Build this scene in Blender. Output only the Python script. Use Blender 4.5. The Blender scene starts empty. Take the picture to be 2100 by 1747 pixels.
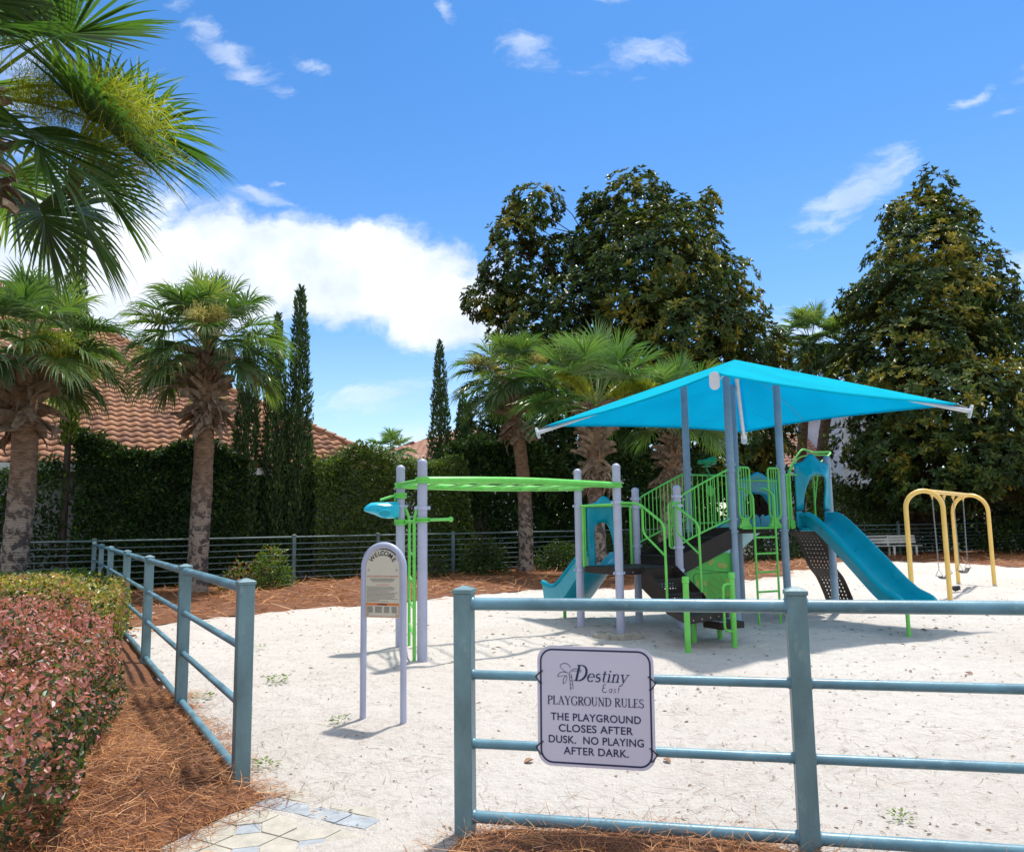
import bpy, math, random
import numpy as np
from mathutils import Vector, Matrix
from mathutils.geometry import delaunay_2d_cdt
PI = math.pi
scene = bpy.context.scene
COL = scene.collection

# ------------------------------------------------------------------ camera
EYE, FPX, PITCH, ROLL = 1.65, 1616.0, math.radians(7.0), math.radians(0.8)
_f = np.array([0, math.cos(PITCH), math.sin(PITCH)])
_u = np.array([0, -math.sin(PITCH), math.cos(PITCH)])
_x = np.array([1.0, 0, 0])
CU = math.cos(ROLL)*_u + math.sin(ROLL)*_x
CR = math.cos(ROLL)*_x - math.sin(ROLL)*_u
cam_d = bpy.data.cameras.new("camera")
cam = bpy.data.objects.new("camera", cam_d)
COL.objects.link(cam)
cam_d.sensor_width = 36
cam_d.lens = 36*FPX/2100
cam_d.clip_start = 0.05
cam_d.clip_end = 3000
M = Matrix(((CR[0], CU[0], -_f[0], 0), (CR[1], CU[1], -_f[1], 0), (CR[2], CU[2], -_f[2], EYE), (0, 0, 0, 1)))
cam.matrix_world = M
scene.camera = cam

def ray(px, py):
    return _f + CR*(px-1050)/FPX - CU*(py-873.5)/FPX
def G(px, py, z=0.0):                       # ground point under a measured photo point
    d = ray(px, py); t = (z-EYE)/d[2]
    return np.array([0, 0, EYE]) + t*d
def at(px, py, Y):                          # point at forward distance Y
    d = ray(px, py)
    return np.array([0, 0, EYE]) + d*Y/d[1]

# ------------------------------------------------------------------ sun, sky, exposure
SUN_EL, SUN_AZ = math.radians(70), math.radians(29)      # azimuth from +Y towards +X
sd = Vector((math.sin(SUN_AZ)*math.cos(SUN_EL), math.cos(SUN_AZ)*math.cos(SUN_EL), math.sin(SUN_EL)))
sun_d = bpy.data.lights.new("sun", 'SUN')
sun_d.energy = 3.3
sun_d.angle = math.radians(2.2)
sun_d.color = (1.0, 0.95, 0.87)
sun = bpy.data.objects.new("sun", sun_d)
COL.objects.link(sun)
sun.location = sd*50
sun.rotation_euler = (-sd).to_track_quat('-Z', 'Y').to_euler()
vs = scene.view_settings
vs.view_transform = 'Standard'
vs.look = 'None'
vs.exposure = 0.60
vs.gamma = 1
scene.cycles.max_bounces = 8
scene.cycles.transparent_max_bounces = 8
scene.cycles.caustics_reflective = False
scene.cycles.caustics_refractive = False

class NT:
    """small node-tree helper"""
    def __init__(s, tree):
        s.t = tree; s.n = tree.nodes; s.l = tree.links
    def node(s, kind, **kw):
        n = s.n.new(kind)
        for k, v in kw.items():
            if k.startswith('i_'):
                key = k[2:]
                key = int(key) if key.isdigit() else key.replace('_', ' ')
                s.put(n.inputs[key], v)
            else:
                setattr(n, k, v)
        return n
    def put(s, sock, v):
        if isinstance(v, bpy.types.NodeSocket): s.l.new(v, sock)
        elif isinstance(v, bpy.types.Node): s.l.new(v.outputs[0], sock)
        else: sock.default_value = v
    def math(s, op, a, b=None, c=None, clamp=False):
        n = s.n.new('ShaderNodeMath'); n.operation = op; n.use_clamp = clamp
        s.put(n.inputs[0], a)
        if b is not None: s.put(n.inputs[1], b)
        if c is not None: s.put(n.inputs[2], c)
        return n.outputs[0]
    def mix(s, f, a, b, blend='MIX'):
        n = s.n.new('ShaderNodeMix'); n.data_type = 'RGBA'; n.blend_type = blend
        s.put(n.inputs[0], f); s.put(n.inputs[6], a); s.put(n.inputs[7], b)
        return n.outputs[2]
    def ramp(s, f, stops, interp='LINEAR'):
        n = s.n.new('ShaderNodeValToRGB'); n.color_ramp.interpolation = interp
        e = n.color_ramp.elements
        while len(e) < len(stops): e.new(0.5)
        for el, (p, c) in zip(e, stops):
            el.position = p; el.color = (*c[:3], 1) if not isinstance(c, float) else (c, c, c, 1)
        s.put(n.inputs[0], f)
        return n.outputs[0]
    def smooth(s, x, a, b):
        n = s.n.new('ShaderNodeMapRange'); n.interpolation_type = 'SMOOTHSTEP'
        s.put(n.inputs[0], x); n.inputs[1].default_value = a; n.inputs[2].default_value = b
        return n.outputs[0]
    def noise(s, vec, scale, detail=4, rough=0.55, dist=0.0):
        n = s.n.new('ShaderNodeTexNoise')
        n.inputs['Scale'].default_value = scale; n.inputs['Detail'].default_value = detail
        n.inputs['Roughness'].default_value = rough; n.inputs['Distortion'].default_value = dist
        if vec is not None: s.put(n.inputs['Vector'], vec)
        return n.outputs['Fac'], n.outputs['Color']

world = bpy.data.worlds.new("World")
scene.world = world
world.use_nodes = True
w = NT(world.node_tree)
for n in list(w.n): w.n.remove(n)
wout = w.node('ShaderNodeOutputWorld')
bg = w.node('ShaderNodeBackground')
bg.inputs['Strength'].default_value = 0.15
w.l.new(bg.outputs[0], wout.inputs[0])
sky = w.node('ShaderNodeTexSky', sky_type='NISHITA', sun_disc=False, sun_elevation=SUN_EL, sun_rotation=SUN_AZ,
             altitude=0, air_density=1.0, dust_density=0.6, ozone_density=3.0)
tc = w.node('ShaderNodeTexCoord')
sep = w.node('ShaderNodeSeparateXYZ'); w.l.new(tc.outputs['Generated'], sep.inputs[0])
ay = w.math('MAXIMUM', w.math('ABSOLUTE', sep.outputs[1]), 0.02)
sx = w.math('DIVIDE', sep.outputs[0], ay)
sz = w.math('DIVIDE', sep.outputs[2], ay)
cvec = w.node('ShaderNodeCombineXYZ'); w.put(cvec.inputs[0], sx); w.put(cvec.inputs[1], sz)
def plane(px, py):
    d = ray(px, py); return d[0]/d[1], d[2]/d[1]
wn1, wc1 = w.noise(cvec.outputs[0], 5.0, 6, 0.6)
# warp the cloud plane so that outlines turn ragged
warp = w.node('ShaderNodeVectorMath', operation='MULTIPLY_ADD')
sub = w.node('ShaderNodeVectorMath', operation='SUBTRACT')
w.l.new(wc1, sub.inputs[0]); sub.inputs[1].default_value = (0.5, 0.5, 0.5)
w.l.new(sub.outputs[0], warp.inputs[0]); warp.inputs[1].default_value = (0.15, 0.10, 0); w.l.new(cvec.outputs[0], warp.inputs[2])
fine, _ = w.noise(warp.outputs[0], 22.0, 7, 0.62)
mid, _ = w.noise(warp.outputs[0], 7.0, 6, 0.6)
strm = w.node('ShaderNodeMapping'); w.l.new(warp.outputs[0], strm.inputs[0])
strm.inputs['Rotation'].default_value = (0, 0, math.radians(-38)); strm.inputs['Scale'].default_value = (10, 40, 1)
streak, _ = w.noise(strm.outputs[0], 1.0, 6, 0.6)
# (centre px, semi axes px, tilt deg, weight, wispy)
CLOUDS = [((720, 575), (400, 118), -7, 1.0, 0), ((900, 630), (175, 115), -14, 1.0, 0), ((620, 520), (330, 95), -6, 0.95, 0), ((430, 560), (260, 150), 0, 0.95, 0), ((150, 560), (320, 250), 0, 0.9, 0),
          ((30, 150), (170, 260), 0, 0.75, 1),
          ((1765, 388), (165, 60), 33, 1.0, 1), ((1985, 205), (75, 22), 33, 0.8, 1), ((2080, 232), (50, 12), 15, 0.6, 1), ((480, 95), (170, 44), -38, 0.85, 1), ((655, 132), (50, 16), -38, 0.75, 1),
          ((1085, 102), (90, 40), -30, 0.9, 1), ((1320, 105), (140, 44), 12, 0.8, 1), ((918, 15), (34, 26), -40, 0.85, 1), ((1220, 5), (60, 14), 0, 0.7, 1), ((510, 394), (95, 26), -8, 1.0, 1),
          ((570, 372), (30, 8), 0, 0.8, 1), ((800, 822), (220, 34), 4, 0.72, 1), ((880, 905), (160, 40), 0, 0.6, 1), ((2110, 570), (120, 60), 0, 0.9, 1), ((1640, 680), (170, 70), 0, 0.8, 1), ((2200, 150), (160, 60), 20, 0.6, 1)]
acc_p = None; acc_w = None
for (c, ab, tilt, wt, wispy) in CLOUDS:
    cx, cy = plane(*c)
    mp = w.node('ShaderNodeMapping', vector_type='TEXTURE'); w.l.new(warp.outputs[0], mp.inputs[0])
    mp.inputs['Location'].default_value = (cx, cy, 0)
    mp.inputs['Rotation'].default_value = (0, 0, math.radians(tilt))
    mp.inputs['Scale'].default_value = (ab[0]/FPX*1.35, ab[1]/FPX*1.35, 1)
    ln = w.node('ShaderNodeVectorMath', operation='LENGTH'); w.l.new(mp.outputs[0], ln.inputs[0])
    v = w.math('MULTIPLY', w.math('SUBTRACT', 1.0, ln.outputs['Value'], clamp=True), wt)
    if wispy: acc_w = v if acc_w is None else w.math('MAXIMUM', acc_w, v)
    else: acc_p = v if acc_p is None else w.math('MAXIMUM', acc_p, v)
puff = w.math('ADD', w.math('MULTIPLY', acc_p, 1.9), w.math('MULTIPLY', w.math('SUBTRACT', mid, 0.5), 0.8))
puff = w.math('ADD', puff, w.math('MULTIPLY', w.math('SUBTRACT', fine, 0.5), 1.0))
puff = w.math('ADD', puff, w.math('MULTIPLY', w.math('SUBTRACT', streak, 0.5), 0.7))
puff = w.math('MULTIPLY', w.smooth(puff, 0.22, 0.95), w.smooth(acc_p, 0.02, 0.12))
wisp = w.math('ADD', w.math('MULTIPLY', acc_w, 1.2), w.math('MULTIPLY', w.math('SUBTRACT', streak, 0.5), 2.3))
wisp = w.math('ADD', wisp, w.math('MULTIPLY', w.math('SUBTRACT', fine, 0.5), 0.5))
wisp = w.math('MULTIPLY', w.math('MULTIPLY', w.smooth(wisp, 0.22, 1.15), 0.50), w.smooth(acc_w, 0.02, 0.2))
cmask = w.math('MAXIMUM', puff, wisp)
# unseen white clouds added overhead and behind the photographer to brighten the shadows
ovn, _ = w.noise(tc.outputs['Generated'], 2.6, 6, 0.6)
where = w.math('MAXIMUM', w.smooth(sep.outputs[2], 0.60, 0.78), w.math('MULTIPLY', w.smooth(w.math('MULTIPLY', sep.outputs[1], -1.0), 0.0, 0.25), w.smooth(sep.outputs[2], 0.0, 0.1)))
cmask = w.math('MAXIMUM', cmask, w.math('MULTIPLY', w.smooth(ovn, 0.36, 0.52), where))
shade, _ = w.noise(cvec.outputs[0], 9.0, 5, 0.55)
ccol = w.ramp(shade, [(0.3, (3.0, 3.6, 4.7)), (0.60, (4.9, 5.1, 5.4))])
gam = w.node('ShaderNodeGamma'); w.l.new(sky.outputs[0], gam.inputs[0]); gam.inputs[1].default_value = 1.0
stint = w.ramp(w.smooth(sep.outputs[2], 0.0, 0.62), [(0.0, (0.82, 0.84, 0.90)), (0.35, (0.46, 0.67, 0.86)), (1.0, (0.27, 0.56, 0.80))])
skyc = w.mix(1.0, gam.outputs[0], stint, 'MULTIPLY')
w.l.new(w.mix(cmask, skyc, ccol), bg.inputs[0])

# ------------------------------------------------------------------ materials
MATS = {}
def new_mat(name):
    m = bpy.data.materials.new(name); m.use_nodes = True
    nt = NT(m.node_tree)
    for n in list(nt.n): nt.n.remove(n)
    out = nt.node('ShaderNodeOutputMaterial')
    MATS[name] = m
    return m, nt, out
def paint(name, col, rough=0.4, var=0.25, scale=9, bump=0.04, spec=0.5, streak=None, stretch=(1, 1, 1), metal=0.0, fine=60, chips=None):
    """painted metal / plastic / plain surface with mottling, stains and a fine bump"""
    m, nt, out = new_mat(name)
    t = nt.node('ShaderNodeTexCoord')
    mp = nt.node('ShaderNodeMapping'); nt.l.new(t.outputs['Object'], mp.inputs[0]); mp.inputs['Scale'].default_value = stretch
    n1, _ = nt.noise(mp.outputs[0], scale, 6, 0.6)
    dark = tuple(c*(1-var) for c in col); lite = tuple(min(1, c*(1+var*0.8)+0.004) for c in col)
    c = nt.ramp(n1, [(0.3, dark), (0.7, lite)])
    n2, _ = nt.noise(t.outputs['Object'], fine, 3, 0.6)
    if streak:
        n3, _ = nt.noise(mp.outputs[0], scale*2.3, 5, 0.7)
        c = nt.mix(nt.math('MULTIPLY', nt.smooth(n3, 0.55, 0.75), 0.6), c, (*streak, 1))
    if chips:
        n5, _ = nt.noise(t.outputs['Object'], 38, 4, 0.7); n6, _ = nt.noise(t.outputs['Object'], 3.1, 3, 0.6)
        c = nt.mix(nt.math('MULTIPLY', nt.math('MULTIPLY', nt.smooth(n5, 0.63, 0.69), nt.smooth(n6, 0.45, 0.6)), 0.8), c, (*chips, 1))
    b = nt.node('ShaderNodeBsdfPrincipled')
    nt.put(b.inputs['Base Color'], c)
    nt.put(b.inputs['Roughness'], nt.math('MULTIPLY_ADD', n1, 0.25, rough-0.12))
    b.inputs['Specular IOR Level'].default_value = spec
    b.inputs['Metallic'].default_value = metal
    if bump:
        bp = nt.node('ShaderNodeBump'); bp.inputs['Strength'].default_value = bump; bp.inputs['Distance'].default_value = 0.02
        nt.put(bp.inputs['Height'], nt.math('ADD', n2, nt.math('MULTIPLY', n1, 0.6)))
        nt.l.new(bp.outputs[0], b.inputs['Normal'])
    nt.l.new(b.outputs[0], out.inputs[0])
    return m
def leaf_mat(name, stops, trans=0.35, rough=0.45, back=None, spec=0.5, tboost=(1.5, 1.7, 0.5)):
    """two-sided leaf, colour picked per leaf by its own tint value"""
    m, nt, out = new_mat(name)
    a = nt.node('ShaderNodeAttribute', attribute_name='tint')
    c = nt.ramp(a.outputs['Fac'], stops)
    cf = c
    if back:
        g = nt.node('ShaderNodeNewGeometry')
        cf = nt.mix(g.outputs['Backfacing'], c, (*back, 1))
    b = nt.node('ShaderNodeBsdfPrincipled')
    nt.put(b.inputs['Base Color'], cf); b.inputs['Roughness'].default_value = rough
    b.inputs['Specular IOR Level'].default_value = spec
    tr = nt.node('ShaderNodeBsdfTranslucent')
    nt.put(tr.inputs[0], nt.mix(1.0, c, (*tboost, 1), 'MULTIPLY'))
    mx = nt.node('ShaderNodeMixShader'); mx.inputs[0].default_value = trans
    nt.l.new(b.outputs[0], mx.inputs[1]); nt.l.new(tr.outputs[0], mx.inputs[2])
    nt.l.new(mx.outputs[0], out.inputs[0])
    return m
# paints and plastics
TEAL = paint('teal_paint', (0.145, 0.25, 0.275), 0.42, 0.30, 5, 0.08, streak=(0.30, 0.42, 0.40), stretch=(1, 1, 0.45), chips=(0.07, 0.075, 0.07))
TEALR = paint('teal_rail_paint', (0.12, 0.26, 0.33), 0.36, 0.36, 7, 0.07, streak=(0.36, 0.48, 0.45), stretch=(0.5, 0.5, 1), chips=(0.08, 0.085, 0.075))
TEALB = paint('weathered_green_grey_paint', (0.10, 0.165, 0.17), 0.5, 0.3, 5, 0.05, streak=(0.26, 0.33, 0.28), chips=(0.06, 0.05, 0.04))
LAV = paint('lavender_grey_paint', (0.41, 0.435, 0.57), 0.36, 0.10, 4, 0.02, streak=(0.50, 0.50, 0.56))
STEEL = paint('blue_grey_paint', (0.25, 0.35, 0.46), 0.38, 0.14, 4, 0.02, streak=(0.36, 0.43, 0.50))
CLAMP = paint('aluminium_clamp', (0.46, 0.50, 0.66), 0.35, 0.12, 20, 0.03, metal=0.25)
WHITEP = paint('white_pipe_paint', (0.62, 0.66, 0.72), 0.35, 0.08, 6, 0.02)
GREEN = paint('lime_green_paint', (0.15, 0.60, 0.09), 0.33, 0.12, 6, 0.02)
GREENP = paint('green_panel_plastic', (0.07, 0.42, 0.055), 0.42, 0.12, 4, 0.03)
TANINLAY = paint('tan_inlay', (0.30, 0.36, 0.07), 0.5, 0.15, 14, 0.03)
DKGREEN = paint('emerald_plastic', (0.01, 0.30, 0.11), 0.4, 0.1, 6, 0.02)
TURQ = paint('turquoise_plastic', (0.0, 0.325, 0.44), 0.30, 0.10, 3, 0.02, streak=(0.03, 0.40, 0.50))
CYAN = paint('bright_cyan_plastic', (0.0, 0.46, 0.66), 0.3, 0.08, 5, 0.015)
BROWN = paint('dark_brown_coating', (0.027, 0.018, 0.0145), 0.55, 0.3, 12, 0.08, spec=0.3, streak=(0.045, 0.036, 0.032))
YELLOW = paint('yellow_paint', (0.84, 0.56, 0.15), 0.32, 0.07, 5, 0.02)
CREAM = paint('cream_panel', (0.60, 0.55, 0.44), 0.4, 0.04, 4, 0.01)
ORANGE = paint('orange_print', (0.62, 0.18, 0.04), 0.5, 0.05, 8, 0)
INK = paint('black_ink', (0.018, 0.016, 0.016), 0.5, 0.05, 8, 0)
GREYINK = paint('grey_print', (0.17, 0.155, 0.14), 0.6, 0.2, 60, 0)
REDINK = paint('red_print', (0.60, 0.20, 0.13), 0.6, 0.1, 8, 0)
NAVY = paint('navy_ink', (0.010, 0.022, 0.085), 0.45, 0.05, 8, 0)
SIGNW = paint('sign_white', (0.62, 0.60, 0.72), 0.38, 0.025, 3, 0.01)
TIE = paint('black_cable_tie', (0.012, 0.012, 0.013), 0.4, 0.1, 8, 0)
BOLT = paint('galvanised_bolt', (0.42, 0.40, 0.36), 0.35, 0.2, 30, 0.05, metal=0.7)
CHAIN = paint('steel_chain', (0.30, 0.31, 0.33), 0.4, 0.25, 40, 0.05, metal=0.6)
RUBBER = paint('black_rubber', (0.02, 0.02, 0.022), 0.6, 0.2, 15, 0.05)
BENCHW = paint('white_bench_slats', (0.66, 0.64, 0.58), 0.5, 0.12, 6, 0.04)
STUCCO = paint('white_stucco', (0.66, 0.68, 0.70), 0.8, 0.08, 2.5, 0.25)
TRIM = paint('white_trim', (0.78, 0.78, 0.77), 0.5, 0.05, 3, 0.03)
GLASS = paint('window_glass', (0.03, 0.05, 0.06), 0.08, 0.1, 2, 0, spec=0.9)
ROCK = paint('tan_rock', (0.50, 0.36, 0.22), 0.85, 0.25, 18, 0.5)
CONC = paint('grey_concrete', (0.34, 0.31, 0.26), 0.9, 0.35, 14, 0.6)
WOOD = paint('grey_brown_bark', (0.075, 0.058, 0.045), 0.9, 0.45, 9, 0.8, stretch=(1, 1, 0.25))
BOOT = paint('dry_leaf_base', (0.23, 0.16, 0.105), 0.8, 0.6, 7, 0.5, streak=(0.46, 0.38, 0.30))
PETIOLE = paint('petiole_green', (0.16, 0.22, 0.06), 0.45, 0.25, 6, 0.05)
FLOWER = paint('palm_blossom', (0.52, 0.50, 0.09), 0.7, 0.3, 10, 0)
FLOWERP = paint('pale_palm_blossom', (0.62, 0.54, 0.22), 0.7, 0.25, 10, 0)
DRYLEAF = paint('dry_brown_leaf', (0.24, 0.105, 0.045), 0.6, 0.35, 40, 0.1)
# trunk of a palm: ringed, patchy
def trunk_mat():
    m, nt, out = new_mat('palm_trunk_bark')
    t = nt.node('ShaderNodeTexCoord')
    mp = nt.node('ShaderNodeMapping'); nt.l.new(t.outputs['Object'], mp.inputs[0]); mp.inputs['Scale'].default_value = (1, 1, 3.0)
    n1, _ = nt.noise(mp.outputs[0], 6, 6, 0.65, 0.4)
    n2, _ = nt.noise(t.outputs['Object'], 5.5, 5, 0.65, 0.5)
    sp = nt.node('ShaderNodeSeparateXYZ'); nt.l.new(t.outputs['Object'], sp.inputs[0])
    up = nt.smooth(sp.outputs[2], 1.4, 3.6)
    c = nt.ramp(n1, [(0.32, (0.09, 0.055, 0.032)), (0.55, (0.24, 0.145, 0.085)), (0.75, (0.34, 0.20, 0.11))])
    grey = nt.ramp(n2, [(0.46, (0.075, 0.062, 0.058)), (0.54, (0.33, 0.265, 0.21))])
    c = nt.mix(up, grey, c)
    b = nt.node('ShaderNodeBsdfPrincipled'); nt.put(b.inputs['Base Color'], c); b.inputs['Roughness'].default_value = 0.9
    bp = nt.node('ShaderNodeBump'); bp.inputs['Strength'].default_value = 0.9; bp.inputs['Distance'].default_value = 0.05
    wv = nt.node('ShaderNodeTexWave', bands_direction='Z'); nt.l.new(t.outputs['Object'], wv.inputs[0])
    wv.inputs['Scale'].default_value = 6; wv.inputs['Distortion'].default_value = 5; wv.inputs['Detail'].default_value = 3
    nt.put(bp.inputs['Height'], nt.math('ADD', n1, nt.math('MULTIPLY', wv.outputs[1], 0.18))); nt.l.new(bp.outputs[0], b.inputs['Normal'])
    nt.l.new(b.outputs[0], out.inputs[0]); return m
PTRUNK = trunk_mat()
# shade cloth lets light through
def fabric_mat():
    m, nt, out = new_mat('turquoise_shade_cloth')
    t = nt.node('ShaderNodeTexCoord')
    n1, _ = nt.noise(t.outputs['Object'], 1.2, 4, 0.5)
    c = nt.ramp(n1, [(0.3, (0.0, 0.57, 0.68)), (0.7, (0.0, 0.65, 0.75))])
    d = nt.node('ShaderNodeBsdfPrincipled'); nt.put(d.inputs['Base Color'], c); d.inputs['Roughness'].default_value = 0.9; d.inputs['Specular IOR Level'].default_value = 0.08
    tr = nt.node('ShaderNodeBsdfTranslucent'); nt.put(tr.inputs[0], nt.mix(1.0, c, (1.0, 0.88, 1.12, 1), 'MULTIPLY'))
    mx = nt.node('ShaderNodeMixShader'); mx.inputs[0].default_value = 0.5
    wv = nt.node('ShaderNodeTexNoise'); nt.l.new(t.outputs['Object'], wv.inputs[0]); wv.inputs['Scale'].default_value = 160
    mpw = nt.node('ShaderNodeMapping'); nt.l.new(t.outputs['Object'], mpw.inputs[0]); mpw.inputs['Rotation'].default_value = (0, 0, .5); mpw.inputs['Scale'].default_value = (.5, 3.2, 1)
    wr, _ = nt.noise(mpw.outputs[0], 1.6, 3, 0.5, 0.6)
    bp = nt.node('ShaderNodeBump'); bp.inputs['Strength'].default_value = 0.5; bp.inputs['Distance'].default_value = 0.05
    nt.put(bp.inputs['Height'], nt.math('ADD', nt.math('MULTIPLY', wv.outputs[0], 0.03), wr)); nt.l.new(bp.outputs[0], d.inputs['Normal'])
    nt.l.new(d.outputs[0], mx.inputs[1]); nt.l.new(tr.outputs[0], mx.inputs[2]); nt.l.new(mx.outputs[0], out.inputs[0]); return m
FABRIC = fabric_mat()
# roof tiles
def tile_mat(name, cols):
    m, nt, out = new_mat(name)
    a = nt.node('ShaderNodeAttribute', attribute_name='tint')
    t = nt.node('ShaderNodeTexCoord')
    n1, _ = nt.noise(t.outputs['Object'], 1.3, 6, 0.65)
    n2, _ = nt.noise(t.outputs['Object'], 14, 4, 0.6)
    c = nt.ramp(a.outputs['Fac'], cols)
    c = nt.mix(nt.math('MULTIPLY', nt.smooth(n1, 0.52, 0.72), 0.45), c, (0.16, 0.09, 0.07, 1))
    c = nt.mix(nt.math('MULTIPLY', n2, 0.25), c, (0.45, 0.30, 0.22, 1))
    b = nt.node('ShaderNodeBsdfPrincipled'); nt.put(b.inputs['Base Color'], c); b.inputs['Roughness'].default_value = 0.75
    nt.l.new(b.outputs[0], out.inputs[0]); return m
TILE = tile_mat('terracotta_tiles', [(0.0, (0.20, 0.075, 0.04)), (0.35, (0.34, 0.145, 0.07)), (0.75, (0.46, 0.20, 0.09)), (1.0, (0.52, 0.29, 0.16))])
TILEP = tile_mat('pale_terracotta_tiles', [(0.0, (0.42, 0.18, 0.12)), (0.5, (0.52, 0.27, 0.18)), (1.0, (0.60, 0.38, 0.27))])
# ground materials
def sand_mat():
    m, nt, out = new_mat('white_sand')
    t = nt.node('ShaderNodeTexCoord')
    n1, _ = nt.noise(t.outputs['Object'], 0.35, 5, 0.6)
    n2, _ = nt.noise(t.outputs['Object'], 9, 6, 0.65)
    n3, _ = nt.noise(t.outputs['Object'], 140, 3, 0.6)
    c = nt.ramp(n1, [(0.3, (0.675, 0.61, 0.54)), (0.7, (0.765, 0.715, 0.655))])
    c = nt.mix(nt.math('MULTIPLY', nt.smooth(n2, 0.48, 0.72), 0.55), c, (0.52, 0.455, 0.40, 1))
    c = nt.mix(nt.math('MULTIPLY', nt.smooth(n3, 0.60, 0.78), 0.35), c, (0.34, 0.28, 0.23, 1))
    b = nt.node('ShaderNodeBsdfPrincipled'); nt.put(b.inputs['Base Color'], c); b.inputs['Roughness'].default_value = 0.95
    b.inputs['Specular IOR Level'].default_value = 0.1
    n4, _ = nt.noise(t.outputs['Object'], 26, 5, 0.65)
    bp = nt.node('ShaderNodeBump'); bp.inputs['Strength'].default_value = 1.0; bp.inputs['Distance'].default_value = 0.05
    vor = nt.node('ShaderNodeTexVoronoi', feature='SMOOTH_F1'); nt.l.new(t.outputs['Object'], vor.inputs['Vector']); vor.inputs['Scale'].default_value = 4.5
    nt.put(bp.inputs['Height'], nt.math('ADD', nt.math('ADD', n4, nt.math('MULTIPLY', n3, 0.25)), nt.math('MULTIPLY', vor.outputs['Distance'], 1.1))); nt.l.new(bp.outputs[0], b.inputs['Normal'])
    nt.l.new(b.outputs[0], out.inputs[0]); return m
SAND = sand_mat()
def straw_mat(name='pine_straw', cols=((0.075, 0.028, 0.012), (0.25, 0.09, 0.030), (0.40, 0.165, 0.06))):
    m, nt, out = new_mat(name)
    t = nt.node('ShaderNodeTexCoord')
    vals = []
    for i, rot in enumerate((20, 80, 140)):
        mp = nt.node('ShaderNodeMapping'); nt.l.new(t.outputs['Object'], mp.inputs[0])
        mp.inputs['Rotation'].default_value = (0, 0, math.radians(rot)); mp.inputs['Scale'].default_value = (6, 75, 20)
        v, _ = nt.noise(mp.outputs[0], 1, 4, 0.6, 1.2); vals.append(v)
    mxv = nt.math('MAXIMUM', nt.math('MAXIMUM', vals[0], vals[1]), vals[2])
    n1, _ = nt.noise(t.outputs['Object'], 1.2, 5, 0.6)
    c = nt.ramp(mxv, [(0.48, cols[0]), (0.6, cols[1]), (0.76, cols[2])])
    c = nt.mix(nt.math('MULTIPLY', nt.smooth(n1, 0.5, 0.7), 0.35), c, (0.27, 0.15, 0.085, 1))
    b = nt.node('ShaderNodeBsdfPrincipled'); nt.put(b.inputs['Base Color'], c); b.inputs['Roughness'].default_value = 0.85
    bp = nt.node('ShaderNodeBump'); bp.inputs['Strength'].default_value = 0.9; bp.inputs['Distance'].default_value = 0.03
    nt.put(bp.inputs['Height'], mxv); nt.l.new(bp.outputs[0], b.inputs['Normal'])
    nt.l.new(b.outputs[0], out.inputs[0]); return m
STRAW = straw_mat()
SOIL = paint('dark_soil', (0.060, 0.052, 0.030), 0.95, 0.5, 1.3, 0.6)
NEEDLE = leaf_mat('pine_needles', [(0.0, (0.10, 0.038, 0.015)), (0.35, (0.29, 0.10, 0.028)), (0.75, (0.48, 0.20, 0.06)), (1.0, (0.62, 0.35, 0.15))], 0.1, 0.6)
LITTER = leaf_mat('leaf_litter_flakes', [(0.0, (0.08, 0.05, 0.035)), (0.6, (0.24, 0.14, 0.09)), (1.0, (0.38, 0.26, 0.18))], 0.1, 0.8)
PAVB = paint('blue_grey_paver', (0.33, 0.36, 0.385), 0.85, 0.25, 9, 0.3, streak=(0.60, 0.57, 0.53))
PAVT = paint('beige_paver', (0.43, 0.40, 0.33), 0.85, 0.2, 9, 0.3, streak=(0.62, 0.58, 0.53))
# leaves
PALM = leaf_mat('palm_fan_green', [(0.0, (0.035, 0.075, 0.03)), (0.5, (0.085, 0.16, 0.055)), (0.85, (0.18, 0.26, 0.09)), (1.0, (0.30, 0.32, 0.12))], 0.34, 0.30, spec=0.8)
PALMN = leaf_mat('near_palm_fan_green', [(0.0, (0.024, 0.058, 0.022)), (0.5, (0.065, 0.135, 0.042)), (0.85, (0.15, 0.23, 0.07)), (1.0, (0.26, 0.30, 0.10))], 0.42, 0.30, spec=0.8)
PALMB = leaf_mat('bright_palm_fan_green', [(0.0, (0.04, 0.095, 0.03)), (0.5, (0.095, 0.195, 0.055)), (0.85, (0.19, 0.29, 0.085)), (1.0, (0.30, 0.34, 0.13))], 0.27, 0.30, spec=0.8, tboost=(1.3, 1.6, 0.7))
MAGN = leaf_mat('magnolia_leaf', [(0.0, (0.018, 0.042, 0.013)), (0.38, (0.045, 0.088, 0.021)), (0.60, (0.11, 0.145, 0.026)), (0.82, (0.25, 0.22, 0.032)), (1.0, (0.44, 0.33, 0.05))], 0.25, 0.36, back=(0.08, 0.06, 0.022), spec=0.28)
CYPR = leaf_mat('cypress_foliage', [(0.0, (0.018, 0.042, 0.016)), (0.6, (0.045, 0.095, 0.026)), (1.0, (0.11, 0.18, 0.04))], 0.2, 0.6)
CYPD = leaf_mat('dry_cypress_foliage', [(0.0, (0.018, 0.034, 0.014)), (0.5, (0.04, 0.06, 0.022)), (1.0, (0.11, 0.085, 0.04))], 0.15, 0.7)
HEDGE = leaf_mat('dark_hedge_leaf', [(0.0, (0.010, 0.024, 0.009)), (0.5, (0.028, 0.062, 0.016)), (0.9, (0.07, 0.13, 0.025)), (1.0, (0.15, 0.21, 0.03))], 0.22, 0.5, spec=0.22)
HEDGEB = leaf_mat('bright_hedge_leaf', [(0.0, (0.035, 0.062, 0.014)), (0.5, (0.08, 0.125, 0.02)), (0.9, (0.15, 0.22, 0.028)), (1.0, (0.25, 0.30, 0.04))], 0.38, 0.45)
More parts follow.
